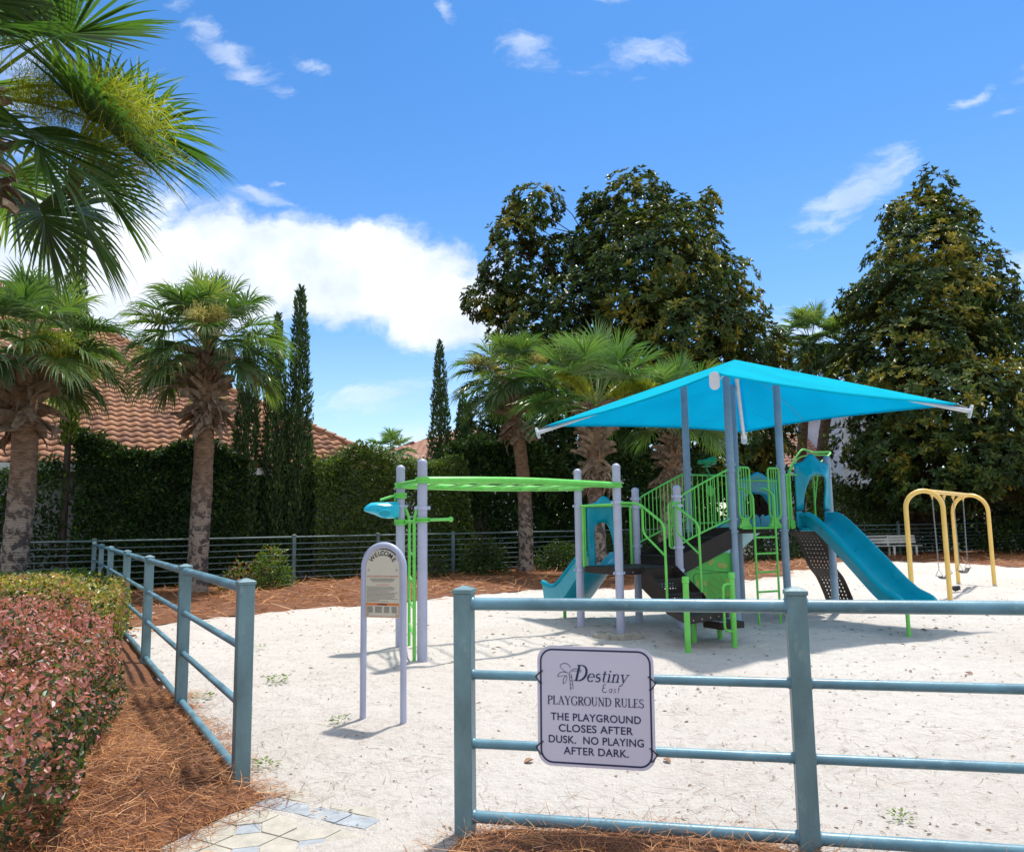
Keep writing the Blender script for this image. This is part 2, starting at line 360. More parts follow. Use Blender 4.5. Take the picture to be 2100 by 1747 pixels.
SHRUB = leaf_mat('shrub_leaf', [(0.0, (0.02, 0.045, 0.014)), (0.6, (0.05, 0.10, 0.02)), (1.0, (0.14, 0.22, 0.035))], 0.3, 0.45)
SHRUBR = leaf_mat('red_tipped_shrub_leaf', [(0.0, (0.045, 0.085, 0.02)), (0.6, (0.12, 0.20, 0.03)), (0.86, (0.20, 0.26, 0.04)), (0.93, (0.32, 0.09, 0.05)), (1.0, (0.38, 0.10, 0.06))], 0.3, 0.45)
LORO = leaf_mat('pink_and_green_leaf', [(0.0, (0.014, 0.034, 0.014)), (0.28, (0.038, 0.075, 0.02)), (0.42, (0.12, 0.165, 0.03)), (0.50, (0.38, 0.17, 0.11)), (0.75, (0.53, 0.20, 0.19)), (1.0, (0.64, 0.33, 0.32))], 0.36, 0.4, tboost=(1.4, 1.2, 0.7))
LOROY = leaf_mat('yellow_pink_leaf', [(0.0, (0.035, 0.06, 0.015)), (0.35, (0.18, 0.23, 0.035)), (0.6, (0.42, 0.40, 0.07)), (0.8, (0.46, 0.24, 0.13)), (1.0, (0.46, 0.20, 0.19))], 0.3, 0.4, tboost=(1.4, 1.3, 0.6))
WEED = leaf_mat('weed_leaf', [(0.0, (0.09, 0.16, 0.03)), (1.0, (0.22, 0.30, 0.06))], 0.3, 0.5)

# ------------------------------------------------------------------ object helpers
ORG = {}
def link_mesh(name, verts, faces, mats, parent=None, midx=None, tint=None, smooth=None, sharp=None):
    """verts in world space; faces either an (n,k) array or a list of tuples"""
    verts = np.asarray(verts, float).reshape(-1, 3)
    root = parent
    while root is not None and root.parent is not None: root = root.parent
    if root is not None: verts = verts - np.array(ORG.get(root.name, (0, 0, 0)))
    me = bpy.data.meshes.new(name)
    me.vertices.add(len(verts)); me.vertices.foreach_set('co', verts.astype(np.float32).ravel())
    if isinstance(faces, np.ndarray):
        nf, k = faces.shape
        flat = faces.ravel(); starts = np.arange(nf)*k; tot = np.full(nf, k)
    else:
        nf = len(faces); tot = np.array([len(f) for f in faces]); starts = np.concatenate([[0], np.cumsum(tot)[:-1]]) if nf else np.zeros(0)
        flat = np.concatenate([np.asarray(f) for f in faces]) if nf else np.zeros(0)
    me.loops.add(len(flat)); me.loops.foreach_set('vertex_index', flat.astype(np.int32))
    me.polygons.add(nf); me.polygons.foreach_set('loop_start', starts.astype(np.int32)); me.polygons.foreach_set('loop_total', tot.astype(np.int32))
    for m in (mats if isinstance(mats, (list, tuple)) else [mats]): me.materials.append(m)
    if midx is not None: me.polygons.foreach_set('material_index', np.asarray(midx, np.int32))
    me.update(calc_edges=True)
    if tint is not None:
        at_ = me.attributes.new('tint', 'FLOAT', 'FACE'); at_.data.foreach_set('value', np.asarray(tint, np.float32))
    if not smooth: me.polygons.foreach_set('use_smooth', np.zeros(nf, bool))
    if smooth:
        me.polygons.foreach_set('use_smooth', np.ones(nf, bool))
        if sharp: me.set_sharp_from_angle(angle=math.radians(sharp))
    me.validate()
    o = bpy.data.objects.new(name, me)
    COL.objects.link(o)
    if parent is not None: o.parent = parent
    return o
def tag(o, label, cat, group=None, kind=None):
    if label: o['label'] = label
    if cat: o['category'] = cat
    if group: o['group'] = group
    if kind: o['kind'] = kind
    return o
def thing(name, label, cat, loc=(0, 0, 0), group=None):
    o = bpy.data.objects.new(name, None); COL.objects.link(o)
    o.empty_display_size = 0.2
    o.location = tuple(float(v) for v in loc); ORG[o.name] = tuple(float(v) for v in loc)
    return tag(o, label, cat, group)
V3 = lambda *a: np.array(a, float)
def unit(v): v = np.asarray(v, float); return v/np.linalg.norm(v)
def fillet(pts, r, n=6):
    """round the corners of a polyline"""
    pts = [np.asarray(p, float) for p in pts]; out = [pts[0]]
    for a, b, c in zip(pts, pts[1:], pts[2:]):
        d1, d2 = a-b, c-b; l1, l2 = np.linalg.norm(d1), np.linalg.norm(d2)
        q = min(r, l1*0.48, l2*0.48); p1 = b+d1/l1*q; p2 = b+d2/l2*q
        for i in range(n+1):
            t = i/n; out.append((1-t)**2*p1+2*t*(1-t)*b+t*t*p2)
    out.append(pts[-1]); return out
class MB:
    def __init__(s): s.v = []; s.f = []; s.m = []
    def add(s, vs_, fs, mi=0):
        b = len(s.v); s.v += [tuple(map(float, p)) for p in vs_]
        s.f += [tuple(i+b for i in f) for f in fs]; s.m += [mi]*len(fs); return s
    def box(s, c, size, X=(1, 0, 0), Y=(0, 1, 0), Z=(0, 0, 1), mi=0, bev=0.0):
        c = np.asarray(c, float); X, Y, Z = map(unit, (X, Y, Z)); h = np.asarray(size, float)/2
        if bev <= 0:
            vs_ = [c+X*h[0]*i+Y*h[1]*j+Z*h[2]*k for k in (-1, 1) for j in (-1, 1) for i in (-1, 1)]
            return s.add(vs_, [(0, 2, 3, 1), (4, 5, 7, 6), (0, 1, 5, 4), (2, 6, 7, 3), (0, 4, 6, 2), (1, 3, 7, 5)], mi)
        def loop(ix, iy, z):
            b = min(bev, ix*0.49, iy*0.49)
            return [c+X*x+Y*y+Z*z for x, y in ((-ix+b, -iy), (ix-b, -iy), (ix, -iy+b), (ix, iy-b), (ix-b, iy), (-ix+b, iy), (-ix, iy-b), (-ix, -iy+b))]
        L = [loop(h[0]-bev, h[1]-bev, -h[2]), loop(h[0], h[1], -h[2]+bev), loop(h[0], h[1], h[2]-bev), loop(h[0]-bev, h[1]-bev, h[2])]
        return s.loft(L, True, mi=mi)
    def loft(s, loops, cap=True, closed=False, mi=0):
        n = len(loops[0]); vs_ = [p for L in loops for p in L]; fs = []
        m = len(loops)
        for i in range(m if closed else m-1):
            a, b = i*n, ((i+1) % m)*n
            fs += [(a+j, a+(j+1) % n, b+(j+1) % n, b+j) for j in range(n)]
        if cap and not closed: fs += [tuple(range(n))[::-1], tuple((m-1)*n+j for j in range(n))]
        return s.add(vs_, fs, mi)
    def tube(s, pts, r, n=10, cap=True, mi=0, closed=False):
        pts = [np.asarray(p, float) for p in pts]; m = len(pts)
        rr = r if hasattr(r, '__len__') else [r]*m
        T = []
        for i in range(m):
            a = pts[(i-1) % m] if closed or i else pts[0]; b = pts[(i+1) % m] if closed or i < m-1 else pts[-1]
            T.append(unit(b-a))
        ref = V3(0, 0, 1) if abs(T[0][2]) < 0.9 else V3(1, 0, 0)
        N = unit(np.cross(T[0], ref)); loops = []
        for i in range(m):
            N = unit(N-T[i]*np.dot(N, T[i])); B = np.cross(T[i], N)
            loops.append([pts[i]+rr[i]*(math.cos(2*PI*k/n)*N+math.sin(2*PI*k/n)*B) for k in range(n)])
        return s.loft(loops, cap, closed, mi)
    def lathe(s, c, prof, n=16, mi=0, axis=(0, 0, 1)):
        c = np.asarray(c, float); Z = unit(axis); X = unit(np.cross(Z, (0.31, 0.95, 0.02))); Y = np.cross(Z, X)
        return s.loft([[c+Z*z+r*(math.cos(2*PI*k/n)*X+math.sin(2*PI*k/n)*Y) for k in range(n)] for r, z in prof], True, mi=mi)
    def prism(s, outline, d, mi=0):
        a = [np.asarray(p, float) for p in outline]; d = np.asarray(d, float)
        return s.loft([a, [p+d for p in a]], True, mi=mi)
    def build(s, name, mats, parent=None, smooth=True, sharp=35):
        return link_mesh(name, s.v, s.f, mats, parent, s.m, None, smooth, sharp)

def vnoise(x, y, scale, seed):
    r = np.random.RandomState(seed).rand(64, 64)
    x = np.asarray(x)/scale+1000; y = np.asarray(y)/scale+1000
    i = np.floor(x).astype(int); j = np.floor(y).astype(int); fx = x-i; fy = y-j
    fx = fx*fx*(3-2*fx); fy = fy*fy*(3-2*fy)
    g = lambda a, b: r[a % 64, b % 64]
    return (g(i, j)*(1-fx)+g(i+1, j)*fx)*(1-fy)+(g(i, j+1)*(1-fx)+g(i+1, j+1)*fx)*fy-0.5
def inside(poly, x, y):
    x = np.asarray(x); y = np.asarray(y); c = np.zeros(x.shape, bool); n = len(poly)
    for k in range(n):
        x1, y1 = poly[k]; x2, y2 = poly[(k+1) % n]
        cond = ((y1 > y) != (y2 > y)) & (x < (x2-x1)*(y-y1)/((y2-y1) if y2 != y1 else 1e-9)+x1)
        c ^= cond
    return c
def edge_dist(poly, x, y):
    d = np.full(np.shape(x), 1e9)
    for k in range(len(poly)):
        a = np.array(poly[k]); b = np.array(poly[(k+1) % len(poly)]); ab = b-a; L = ab@ab+1e-12
        t = np.clip(((x-a[0])*ab[0]+(y-a[1])*ab[1])/L, 0, 1)
        d = np.minimum(d, np.hypot(x-a[0]-t*ab[0], y-a[1]-t*ab[1]))
    return d

# leaf clouds ---------------------------------------------------------------
def nrm(a): return a/np.maximum(np.linalg.norm(a, axis=-1, keepdims=True), 1e-9)
def leaves(P, D, N, L, W, curl=0.15, quads=2):
    """leaf blades: base P, direction D, face normal N, length L, width W"""
    n = len(P); L = np.broadcast_to(L, n)[:, None]; W = np.broadcast_to(W, n)[:, None]
    D = nrm(D); S = nrm(np.cross(D, N)); N = np.cross(S, D)
    if quads == 1:
        v = np.stack([P, P+D*L*.45+S*W*.5+N*W*.12, P+D*L-N*L*curl, P+D*L*.45-S*W*.5+N*W*.12], 1)
        f = np.arange(n*4).reshape(n, 4)
        return v.reshape(-1, 3), f
    v = np.stack([P, P+D*L*.3+S*W*.46+N*W*.16, P+D*L*.68+S*W*.40+N*(W*.12-L*curl*.4), P+D*L-N*L*curl,
                  P+D*L*.68-S*W*.40+N*(W*.12-L*curl*.4), P+D*L*.3-S*W*.46+N*W*.16], 1)
    b = np.arange(n)[:, None]*6
    f = np.concatenate([b+np.array([[0, 1, 2, 3]]), b+np.array([[0, 3, 4, 5]])], 1).reshape(-1, 4)
    return v.reshape(-1, 3), f
def rdir(rng, n): return nrm(rng.normal(size=(n, 3)))
class Cloud:
    def __init__(s): s.v = []; s.f = []; s.t = []; s.n = 0
    def add(s, v, f, t):
        s.v.append(v); s.f.append(f+s.n); s.n += len(v); s.t.append(np.broadcast_to(t, len(f)))
    def build(s, name, m, parent=None, smooth=False):
        return link_mesh(name, np.concatenate(s.v), np.concatenate(s.f), m, parent, None, np.concatenate(s.t), smooth)
# ================================================================== GROUND
rng = np.random.RandomState(7)
UF = unit(V3(0.859, 0.513, 0)); NF = V3(-UF[1], UF[0], 0)          # along / behind the back fence
CORNER = V3(-10.75, 20.4, 0)
L0 = V3(-1.762, 5.259, 0); UL = unit(CORNER-L0)                     # left fence runs from the gate to the corner
GATE = V3(-0.277, 4.421, 0); UN = unit(V3(1.70, -0.36, 0))          # near fence runs right from the gate post
B1 = CORNER+UF*23.04; B2 = V3(22, 36.3, 0); B3 = V3(36, 39.5, 0)
bound_px = [(273, 1292), (351, 1278), (440, 1268), (527, 1260), (620, 1252), (699, 1249), (800, 1237), (903, 1226), (1000, 1218), (1103, 1210), (1207, 1207), (1307, 1209), (1420, 1204), (1531, 1191), (1601, 1181), (1663, 1168),
            (1725, 1154), (1837, 1151), (1961, 1158), (2100, 1164)]
bound = [G(*p)[:2] for p in bound_px]
bound += [np.array((34, 26.)), np.array((46, 24.))]
def sand_h(x, y):
    h = 0.034*vnoise(x, y, 1.7, 1)+0.040*vnoise(x, y, 0.55, 2)+0.030*vnoise(x, y, 0.25, 3)+0.013*vnoise(x, y, 0.11, 4)
    for hx, hy, hr, hd_ in ((5.75, 11.0, .8, .09), (.85, 14.6, .7, .07), (9.0, 17.0, .7, .08), (9.9, 18.2, .7, .08), (2.6, 10.6, .8, .04), (4.1, 12.6, .5, .05), (1.4, 11.3, .5, .03)):
        h = h-hd_*np.exp(-((np.asarray(x)-hx)**2+(np.asarray(y)-hy)**2)/hr**2)
    near = np.clip((np.hypot(np.asarray(x)+0.7, np.asarray(y)-3.6)-1.2)/1.2, 0, 1)   # trodden flat at the gate
    return h*(0.25+0.75*near)
E1 = unit(GATE-L0); E2 = V3(-E1[1], E1[0], 0); PO = L0*0.5+GATE*0.5   # paver axes: along the threshold / inwards
def pave_drop(x, y):
    a = (np.asarray(x)-PO[0])*E1[0]+(np.asarray(y)-PO[1])*E1[1]; b = (np.asarray(x)-PO[0])*E2[0]+(np.asarray(y)-PO[1])*E2[1]
    # pavers lie bare left of centre, the sand has drifted over the right side
    bare = 0.34-(a+0.33*(b+0.4))*1.15+vnoise(x, y, 0.30, 11)*1.15+vnoise(x, y, 0.10, 12)*0.55
    return np.clip(np.minimum(bare*1.6, (0.10-b+0.10*vnoise(x, y, 0.2, 13))*6), -0.4, 1.0)
# far ground
link_mesh('ground', [(-400, -60, -.12), (400, -60, -.12), (400, 700, -.12), (-400, 700, -.12)], [(0, 1, 2, 3)], SOIL)['kind'] = 'structure'
# sand sheet
rows = [1.6]
while rows[-1] < 47: rows.append(rows[-1]+max(0.025, 0.0115*rows[-1]))
rows = np.array(rows)
cs = np.concatenate([np.linspace(-2.4, -0.8, 60, endpoint=False), np.linspace(-0.8, 0.8, 400, endpoint=False), np.linspace(0.8, 2.4, 60)])
Xg = rows[:, None]*cs[None, :]; Yg = np.repeat(rows[:, None], len(cs), 1)
drop = pave_drop(Xg, Yg)
Zg = sand_h(Xg, Yg)*np.clip(1-drop, .2, 1)-(drop+.4)*0.0125+.016
sv = np.stack([Xg, Yg, Zg], -1).reshape(-1, 3); nr, nc = Xg.shape
ii = (np.arange(nr-1)[:, None]*nc+np.arange(nc-1)[None, :]).ravel()
sf = np.stack([ii, ii+1, ii+nc+1, ii+nc], 1)
fence_line = [tuple((CORNER-UL*40+NF*0)[:2]), tuple((CORNER)[:2]+NF[:2]*.3), tuple(B1[:2]), tuple(B2[:2]), tuple(B3[:2]), (70, 30), (70, -5), (-40, -5)]
cx, cy = Xg[:-1, :-1].ravel(), Yg[:-1, :-1].ravel()
keep = inside([(-34, 1), tuple(CORNER[:2]+NF[:2]*.3), tuple(B1[:2]), tuple(B2[:2]), tuple(B3[:2]), (80, 30), (80, 1)], cx, cy)
sand = link_mesh('sand', sv, sf[keep], SAND, smooth=True); sand['kind'] = 'structure'
# pavers of the path
pv = MB()
def tilepoly(pts, mi, z=0.0):
    c = sum(np.asarray(p, float) for p in pts)/len(pts)
    out = []
    for p in pts:
        d = np.asarray(p, float)-c; L = np.linalg.norm(d); q = c+d*(1-0.006/L)
        out.append(PO+E1*q[0]+E2*q[1]+V3(0, 0, 0.006+z))
    pv.prism([p+V3(0, 0, -.05) for p in out], V3(0, 0, .05), mi)
for k in range(-4, 5): tilepoly([(k*.46+.02, -.02), (k*.46+.48, -.02), (k*.46+.48, .16), (k*.46+.02, .16)], 1)
for k in range(-16, 16): tilepoly([(k*.105, -.185), (k*.105+.105, -.185), (k*.105+.105, -.03), (k*.105, -.03)], 0, random.Random(k).uniform(-.002, .002))
P_, q_ = .33, .135
ca, sa = math.cos(PI/4), math.sin(PI/4)
for i in range(-10, 11):
    for j in range(-10, 11):
        def rot(pts):
            o = []
            for x, y in pts:
                X, Y = i*P_+x+.07, j*P_+y-.05
                o.append((ca*X-sa*Y+.12, sa*X+ca*Y-.95))
            return o
        h, H = q_/2, P_/2
        for pts, mi in (([(-h, -h), (h, -h), (h, h), (-h, h)], 0), ([(h, -h), (H, -H), (P_-h, -h), (P_-h, h), (H, H), (h, h)], 1),
                        ([(h, h), (H, H), (h, P_-h), (-h, P_-h), (-H, H), (-h, h)], 1)):
            r_ = rot(pts); yy = max(p[1] for p in r_)
            if yy < -.19 and min(p[1] for p in r_) > -2.6 and abs(sum(p[0] for p in r_)/len(r_)) < 1.9: tilepoly(r_, mi, random.Random(i*31+j*7+len(pts)).uniform(-.002, .002))
path = pv.build('path', [PAVB, PAVT], smooth=False); path['kind'] = 'structure'

def sheet(name, poly, m, step, hfun, kind='structure', edge_rough=0.05, taper=0.35, seed=3):
    """a bed with a ragged rim: triangulated, swelling from the rim inwards"""
    r = np.random.RandomState(seed); P = []
    for k in range(len(poly)):
        a = np.array(poly[k][:2]); b = np.array(poly[(k+1) % len(poly)][:2]); n = max(1, int(np.linalg.norm(b-a)/step))
        for t in range(n): P.append(a+(b-a)*t/n+r.normal(0, edge_rough, 2)*(1 if n > 1 else 0))
    P = np.array(P); nb = len(P)
    x0, y0 = P.min(0); x1, y1 = P.max(0)
    gx, gy = np.meshgrid(np.arange(x0, x1, step), np.arange(y0, y1, step)); gx = gx.ravel()+r.uniform(-.3, .3, gx.size)*step; gy = gy.ravel()+r.uniform(-.3, .3, gy.size)*step
    k = inside(P, gx, gy) & (edge_dist(P, gx, gy) > step*.5)
    pts = [Vector(p) for p in P]+[Vector((a, b)) for a, b in zip(gx[k], gy[k])]
    res = delaunay_2d_cdt(pts, [(i, (i+1) % nb) for i in range(nb)], [], 1, 1e-4)
    vv = np.array([(p.x, p.y) for p in res[0]]); d = edge_dist(P, vv[:, 0], vv[:, 1])
    z = hfun(vv[:, 0], vv[:, 1], d)
    o = link_mesh(name, np.column_stack([vv, z]), [tuple(f) for f in res[2]], m, smooth=True)
    o['kind'] = kind; return o, P
# back and left bed of pine straw
inner_left = [L0[:2]+UL[:2]*s+NF[:2]*0 for s in (8.2, 6.0, 4.0, 2.4, 1.0)]
lpx = [(330, 1262+95), (300, 1400), (430, 1500)]
rim_left = [G(*p)[:2] for p in ((262, 1310), (300, 1352), (352, 1425), (420, 1505), (490, 1600), (545, 1640), (480, 1668), (400, 1705), (320, 1745), (300, 1765))]
bed_poly = [tuple(p) for p in reversed(bound)]+[tuple(p) for p in rim_left]+[(-2.2, 3.3), (-3.2, 2.0), (-14, 2.0), (-24, 16), tuple((CORNER+NF*1.6-UF*7)[:2]), tuple((B1+NF*1.6)[:2]), tuple((B2+NF*1.6)[:2]), tuple((B3+NF*1.2)[:2]), (46, 36)]
def bed_h(x, y, d):
    near = np.exp(-((x+2.35)**2/1.0+(y-4.8)**2/1.6))
    return 0.012+np.clip(d/.45, 0, 1)*(0.05+0.16*near)+0.045*vnoise(x, y, .5, 21)*np.clip(d/.3, 0, 1)+0.05*vnoise(x, y, 1.6, 22)*np.clip(d/.6, 0, 1)
bedL = [p for p in bed_poly]
bed, bedP = sheet('pine_straw_bed', bedL, STRAW, 0.30, bed_h)
# front bed below the near fence
fr = [G(*p)[:2] for p in ((905, 1752), (945, 1722), (1010, 1706), (1100, 1704), (1230, 1708), (1360, 1712), (1480, 1722), (1570, 1735), (1640, 1752), (1800, 1790))]
front_poly = [tuple(p) for p in fr]+[(3.5, 3.3), (3.5, 2.2), (-.3, 2.2), (-.52, 3.6)]
def front_h(x, y, d): return 0.012+np.clip(d/.3, 0, 1)*0.07+0.035*vnoise(x, y, .4, 31)*np.clip(d/.25, 0, 1)
bed2, bed2P = sheet('pine_straw_bed', front_poly, STRAW, 0.07, front_h, edge_rough=0.012)
# needles ---------------------------------------------------------------
def strands(P, D, L, W, bend, seg=3, rng=rng):
    """thin bent ribbons lying about"""
    n = len(P); D = nrm(D); up = nrm(rdir(rng, n)*0.6+np.array([0, 0, 1.0])); S = nrm(np.cross(D, up))
    c = rng.normal(0, bend, n)[:, None]; u = rng.normal(0, bend*.5, n)[:, None]
    rows_ = []
    for k in range(seg+1):
        t = k/seg
        p = P+D*(L[:, None]*t)+S*(c*L[:, None]*t*t)+up*(u*L[:, None]*t*(1-t))
        ww = (W*(1-.6*t))[:, None]
        rows_ += [p-S*ww*.5, p+S*ww*.5]
    v = np.stack(rows_, 1); b = np.arange(n)[:, None]*(2*(seg+1))
    f = np.concatenate([b+np.array([[2*k, 2*k+1, 2*k+3, 2*k+2]]) for k in range(seg)], 1).reshape(-1, 4)
    return v.reshape(-1, 3), f, seg
def needles(name, n, box, poly, hf, L, W, rim=0.12, dens=None, seed=1, lift=(0, .05), flow=None):
    r = np.random.RandomState(seed)
    x = r.uniform(box[0], box[1], n*3); y = r.uniform(box[2], box[3], n*3)
    P = np.array(poly); ins = inside(P, x, y); d = edge_dist(P, x, y)
    k = ins | (d < rim*r.rand(len(x)))
    if dens is not None: k &= r.rand(len(x)) < dens(x, y)
    x, y, d, ins = x[k][:n], y[k][:n], d[k][:n], ins[k][:n]
    z = np.where(ins, hf(x, y, d), 0.01)+r.uniform(lift[0], lift[1], len(x))*np.where(ins, np.clip(d/.2, .15, 1), .15)
    a = r.uniform(0, 2*PI, len(x))
    if flow is not None: a = flow+r.normal(0, .75, len(x))
    D = np.column_stack([np.cos(a), np.sin(a), r.normal(0, .16, len(x))])
    v, f, s = strands(np.column_stack([x, y, z]), D, r.uniform(*L, len(x)), r.uniform(*W, len(x)), .35, rng=r)
    c = Cloud(); c.add(v, f, np.repeat(r.rand(len(x)), s)); o = c.build(name, NEEDLE); o['kind'] = 'stuff'; return o
needles('pine_needles', 26000, (-4.6, -1.0, 2.6, 8.2), bedP, bed_h, (.10, .24), (.0022, .0055), .22, seed=1)
needles('pine_needles', 5200, (-.7, 2.2, 3.0, 4.6), bed2P, front_h, (.10, .24), (.0022, .005), .16, seed=2)
needles('pine_needles', 9000, (-12, 24, 12, 34), bedP, bed_h, (.25, .6), (.012, .03), .35, seed=3)
# litter on the sand
def litter():
    r = np.random.RandomState(5); c = Cloud()
    n = 13500
    Y = 4.3+(r.rand(n)**1.5)*16; X = Y*r.uniform(-.5, .75, n)
    sandy = ~inside(bedP, X, Y) & ~inside(bed2P, X, Y) & ((X-PO[0])*E2[0]+(Y-PO[1])*E2[1] > -.2)
    clump = vnoise(X, Y, 1.3, 41)+.5*vnoise(X, Y, .4, 42); k = sandy & (clump > -.25+.4*r.rand(n)-.2)
    X, Y = X[k], Y[k]; n = len(X)
    P = np.column_stack([X, Y, sand_h(X, Y)+.022]); a = r.uniform(0, 2*PI, n)
    D = np.column_stack([np.cos(a), np.sin(a), r.normal(0, .12, n)]); N = nrm(rdir(r, n)*.5+np.array([0, 0, 1.]))
    s = (r.rand(n)**7*.055+.0068)*np.clip(Y/7, .75, 1.7)
    v, f = leaves(P, D, N, s, s*r.uniform(.18, .45, n), .1, 1); c.add(v, f, r.rand(n)**1.4)
    n = 3600                                                   # single needles and twigs
    Y = 4.3+(r.rand(n)**1.4)*9; X = Y*r.uniform(-.45, .72, n)
    sandy = ~inside(bedP, X, Y) & ~inside(bed2P, X, Y) & ((X-PO[0])*E2[0]+(Y-PO[1])*E2[1] > -.2)
    k = sandy & (vnoise(X, Y, .9, 43) > -.12); X, Y = X[k], Y[k]; n = len(X)
    a = r.uniform(0, 2*PI, n); D = np.column_stack([np.cos(a), np.sin(a), r.normal(0, .02, n)])
    v, f, sg = strands(np.column_stack([X, Y, sand_h(X, Y)+.023]), D, r.uniform(.05, .24, n), r.uniform(.0018, .0038, n), .4, rng=r)
    c.add(v, f, np.repeat(r.rand(n), sg))
    o = c.build('leaf_litter', LITTER); o['kind'] = 'stuff'
litter()
# curled brown leaves
def dry_leaf(px, py, L, ang, label):
    p = G(px, py); r = np.random.RandomState(int(px))
    vs_, fs = [], []
    for i in range(9):
        t = i/8; wdt = L*.30*math.sin(PI*min(1, t*.96+.04))**.8+.002
        for j in (-1, -.5, 0, .5, 1):
            vs_.append((L*(t-.5), wdt*j, .012+L*.22*(j*j)*math.sin(PI*t)+L*.10*t*t))
    for i in range(8):
        for j in range(4): fs.append((i*5+j, i*5+j+1, (i+1)*5+j+1, (i+1)*5+j))
    c_, s_ = math.cos(ang), math.sin(ang)
    vs_ = [(p[0]+c_*x-s_*y, p[1]+s_*x+c_*y, sand_h(p[0], p[1])+.012+z) for x, y, z in vs_]
    o = link_mesh('dry_leaf', vs_, fs, DRYLEAF, smooth=True)
    md = o.modifiers.new('thickness', 'SOLIDIFY'); md.thickness = .002
    tag(o, label, 'leaf')
dry_leaf(1085, 1570, .075, .6, 'curled brown leaf on the sand left of the hanging rules sign')
dry_leaf(1368, 1568, .065, 2.2, 'curled brown leaf on the sand right of the hanging rules sign')
dry_leaf(1988, 1388, .085, 1.9, 'upright brown leaf on sand near the right edge above the second fence rail')
# weeds
def weed(px, py, size, n, label, seed):
    p = G(px, py); r = np.random.RandomState(seed); c = Cloud()
    base = np.array([p[0], p[1], float(sand_h(p[0], p[1]))+.012])
    k = n; a = r.uniform(0, 2*PI, k); el = r.uniform(.1, .9, k)
    rad = size*r.rand(k)**.6*.5
    P = base+np.column_stack([np.cos(a)*rad, np.sin(a)*rad, .02+size*.25*r.rand(k)])
    D = np.column_stack([np.cos(a), np.sin(a), el]); v, f = leaves(P, D, np.tile([0, 0, 1.], (k, 1))+rdir(r, k)*.4, size*.22*r.uniform(.6, 1.2, k), size*.11, .2, 2)
    c.add(v, f, np.repeat(r.rand(k), 2))
    v, f, s = strands(np.tile(base, (8, 1)), np.column_stack([np.cos(a[:8]), np.sin(a[:8]), np.full(8, .3)]), np.full(8, size*.5), np.full(8, .004), .3, rng=r)
    c.add(v, f, .2); tag(c.build('weed', WEED), label, 'weed', 'weeds sprouting from the sand')
weed(567, 1404, .22, 30, 'low spreading weed on open sand right of the left fence', 1)
weed(697, 1491, .16, 26, 'small weed at the left leg of the welcome sign', 2)
weed(545, 1578, .17, 30, 'leafy weed at the foot of the left gate post', 3)
weed(412, 1440, .20, 22, 'yellow green weed beside the second post of the left fence', 4)
weed(1853, 1690, .13, 26, 'tiny weed on sand right of the second near fence post', 5)
weed(1545, 1738, .20, 16, 'upright weed in the pine straw below the near fence', 6)
weed(532, 1335, .16, 20, 'brownish weed on sand beyond the left gate post', 7)

# ================================================================== STONES
def lump(name, c, r, sc, m, label, cat, seed, z=0.0):
    rr = np.random.RandomState(seed); mb = MB(); L = []
    for i in range(9):
        th = PI*(i+.35)/9.7
        L.append([np.asarray(c, float)+V3(*(np.array([math.cos(a)*math.sin(th)*sc[0], math.sin(a)*math.sin(th)*sc[1], -math.cos(th)*sc[2]])*r*(1+.16*rr.normal()))) for a in np.arange(12)*PI/6])
    mb.loft(L); return tag(mb.build(name, m, None, True, 50), label, cat)
pr = G(165, 1655)
lump('stone', V3(pr[0], pr[1], .16), .05, (1.2, .9, .75), ROCK, 'smooth tan stone on the pine straw at the foot of the pink hedge', 'stone', 4)
pf = V3(1.47, 11.58, 0)
def footing():
    mb = MB(); r = np.random.RandomState(9); L = []
    for k in range(18):
        a = 2*PI*k/18*.86+1.9; R = .20+.03*r.normal(); c = pf+V3(math.cos(a)*R*1.25, math.sin(a)*R*.9, 0)
        w_, h_ = .055+.02*r.rand(), .06+.035*r.rand(); d = V3(math.cos(a), math.sin(a), 0)
        L.append([c-d*w_+V3(0, 0, -.03), c+d*w_+V3(0, 0, -.03), c+d*w_*.8+V3(0, 0, h_*.7), c+d*w_*.2+V3(0, 0, h_), c-d*w_*.7+V3(0, 0, h_*.8)])
    mb.loft(L); tag(mb.build('broken_footing', CONC, None, True, 30), 'broken ring of grey concrete at the foot of a play post', 'concrete footing')
footing()
pb = G(1492, 1420)
pb = G(2299/1.0, 1212)
lump('dark_clump', np.append(G(2298*.0+1929+0, 1219)[:2]*0+np.array(G((1864+1490/3.425)/1.1733, (1050+1262/3.425)/1.1733)[:2]), .035), .085, (1.3, .7, .7), RUBBER, 'small black clump lying on the sand between the swing legs', 'debris', 12)

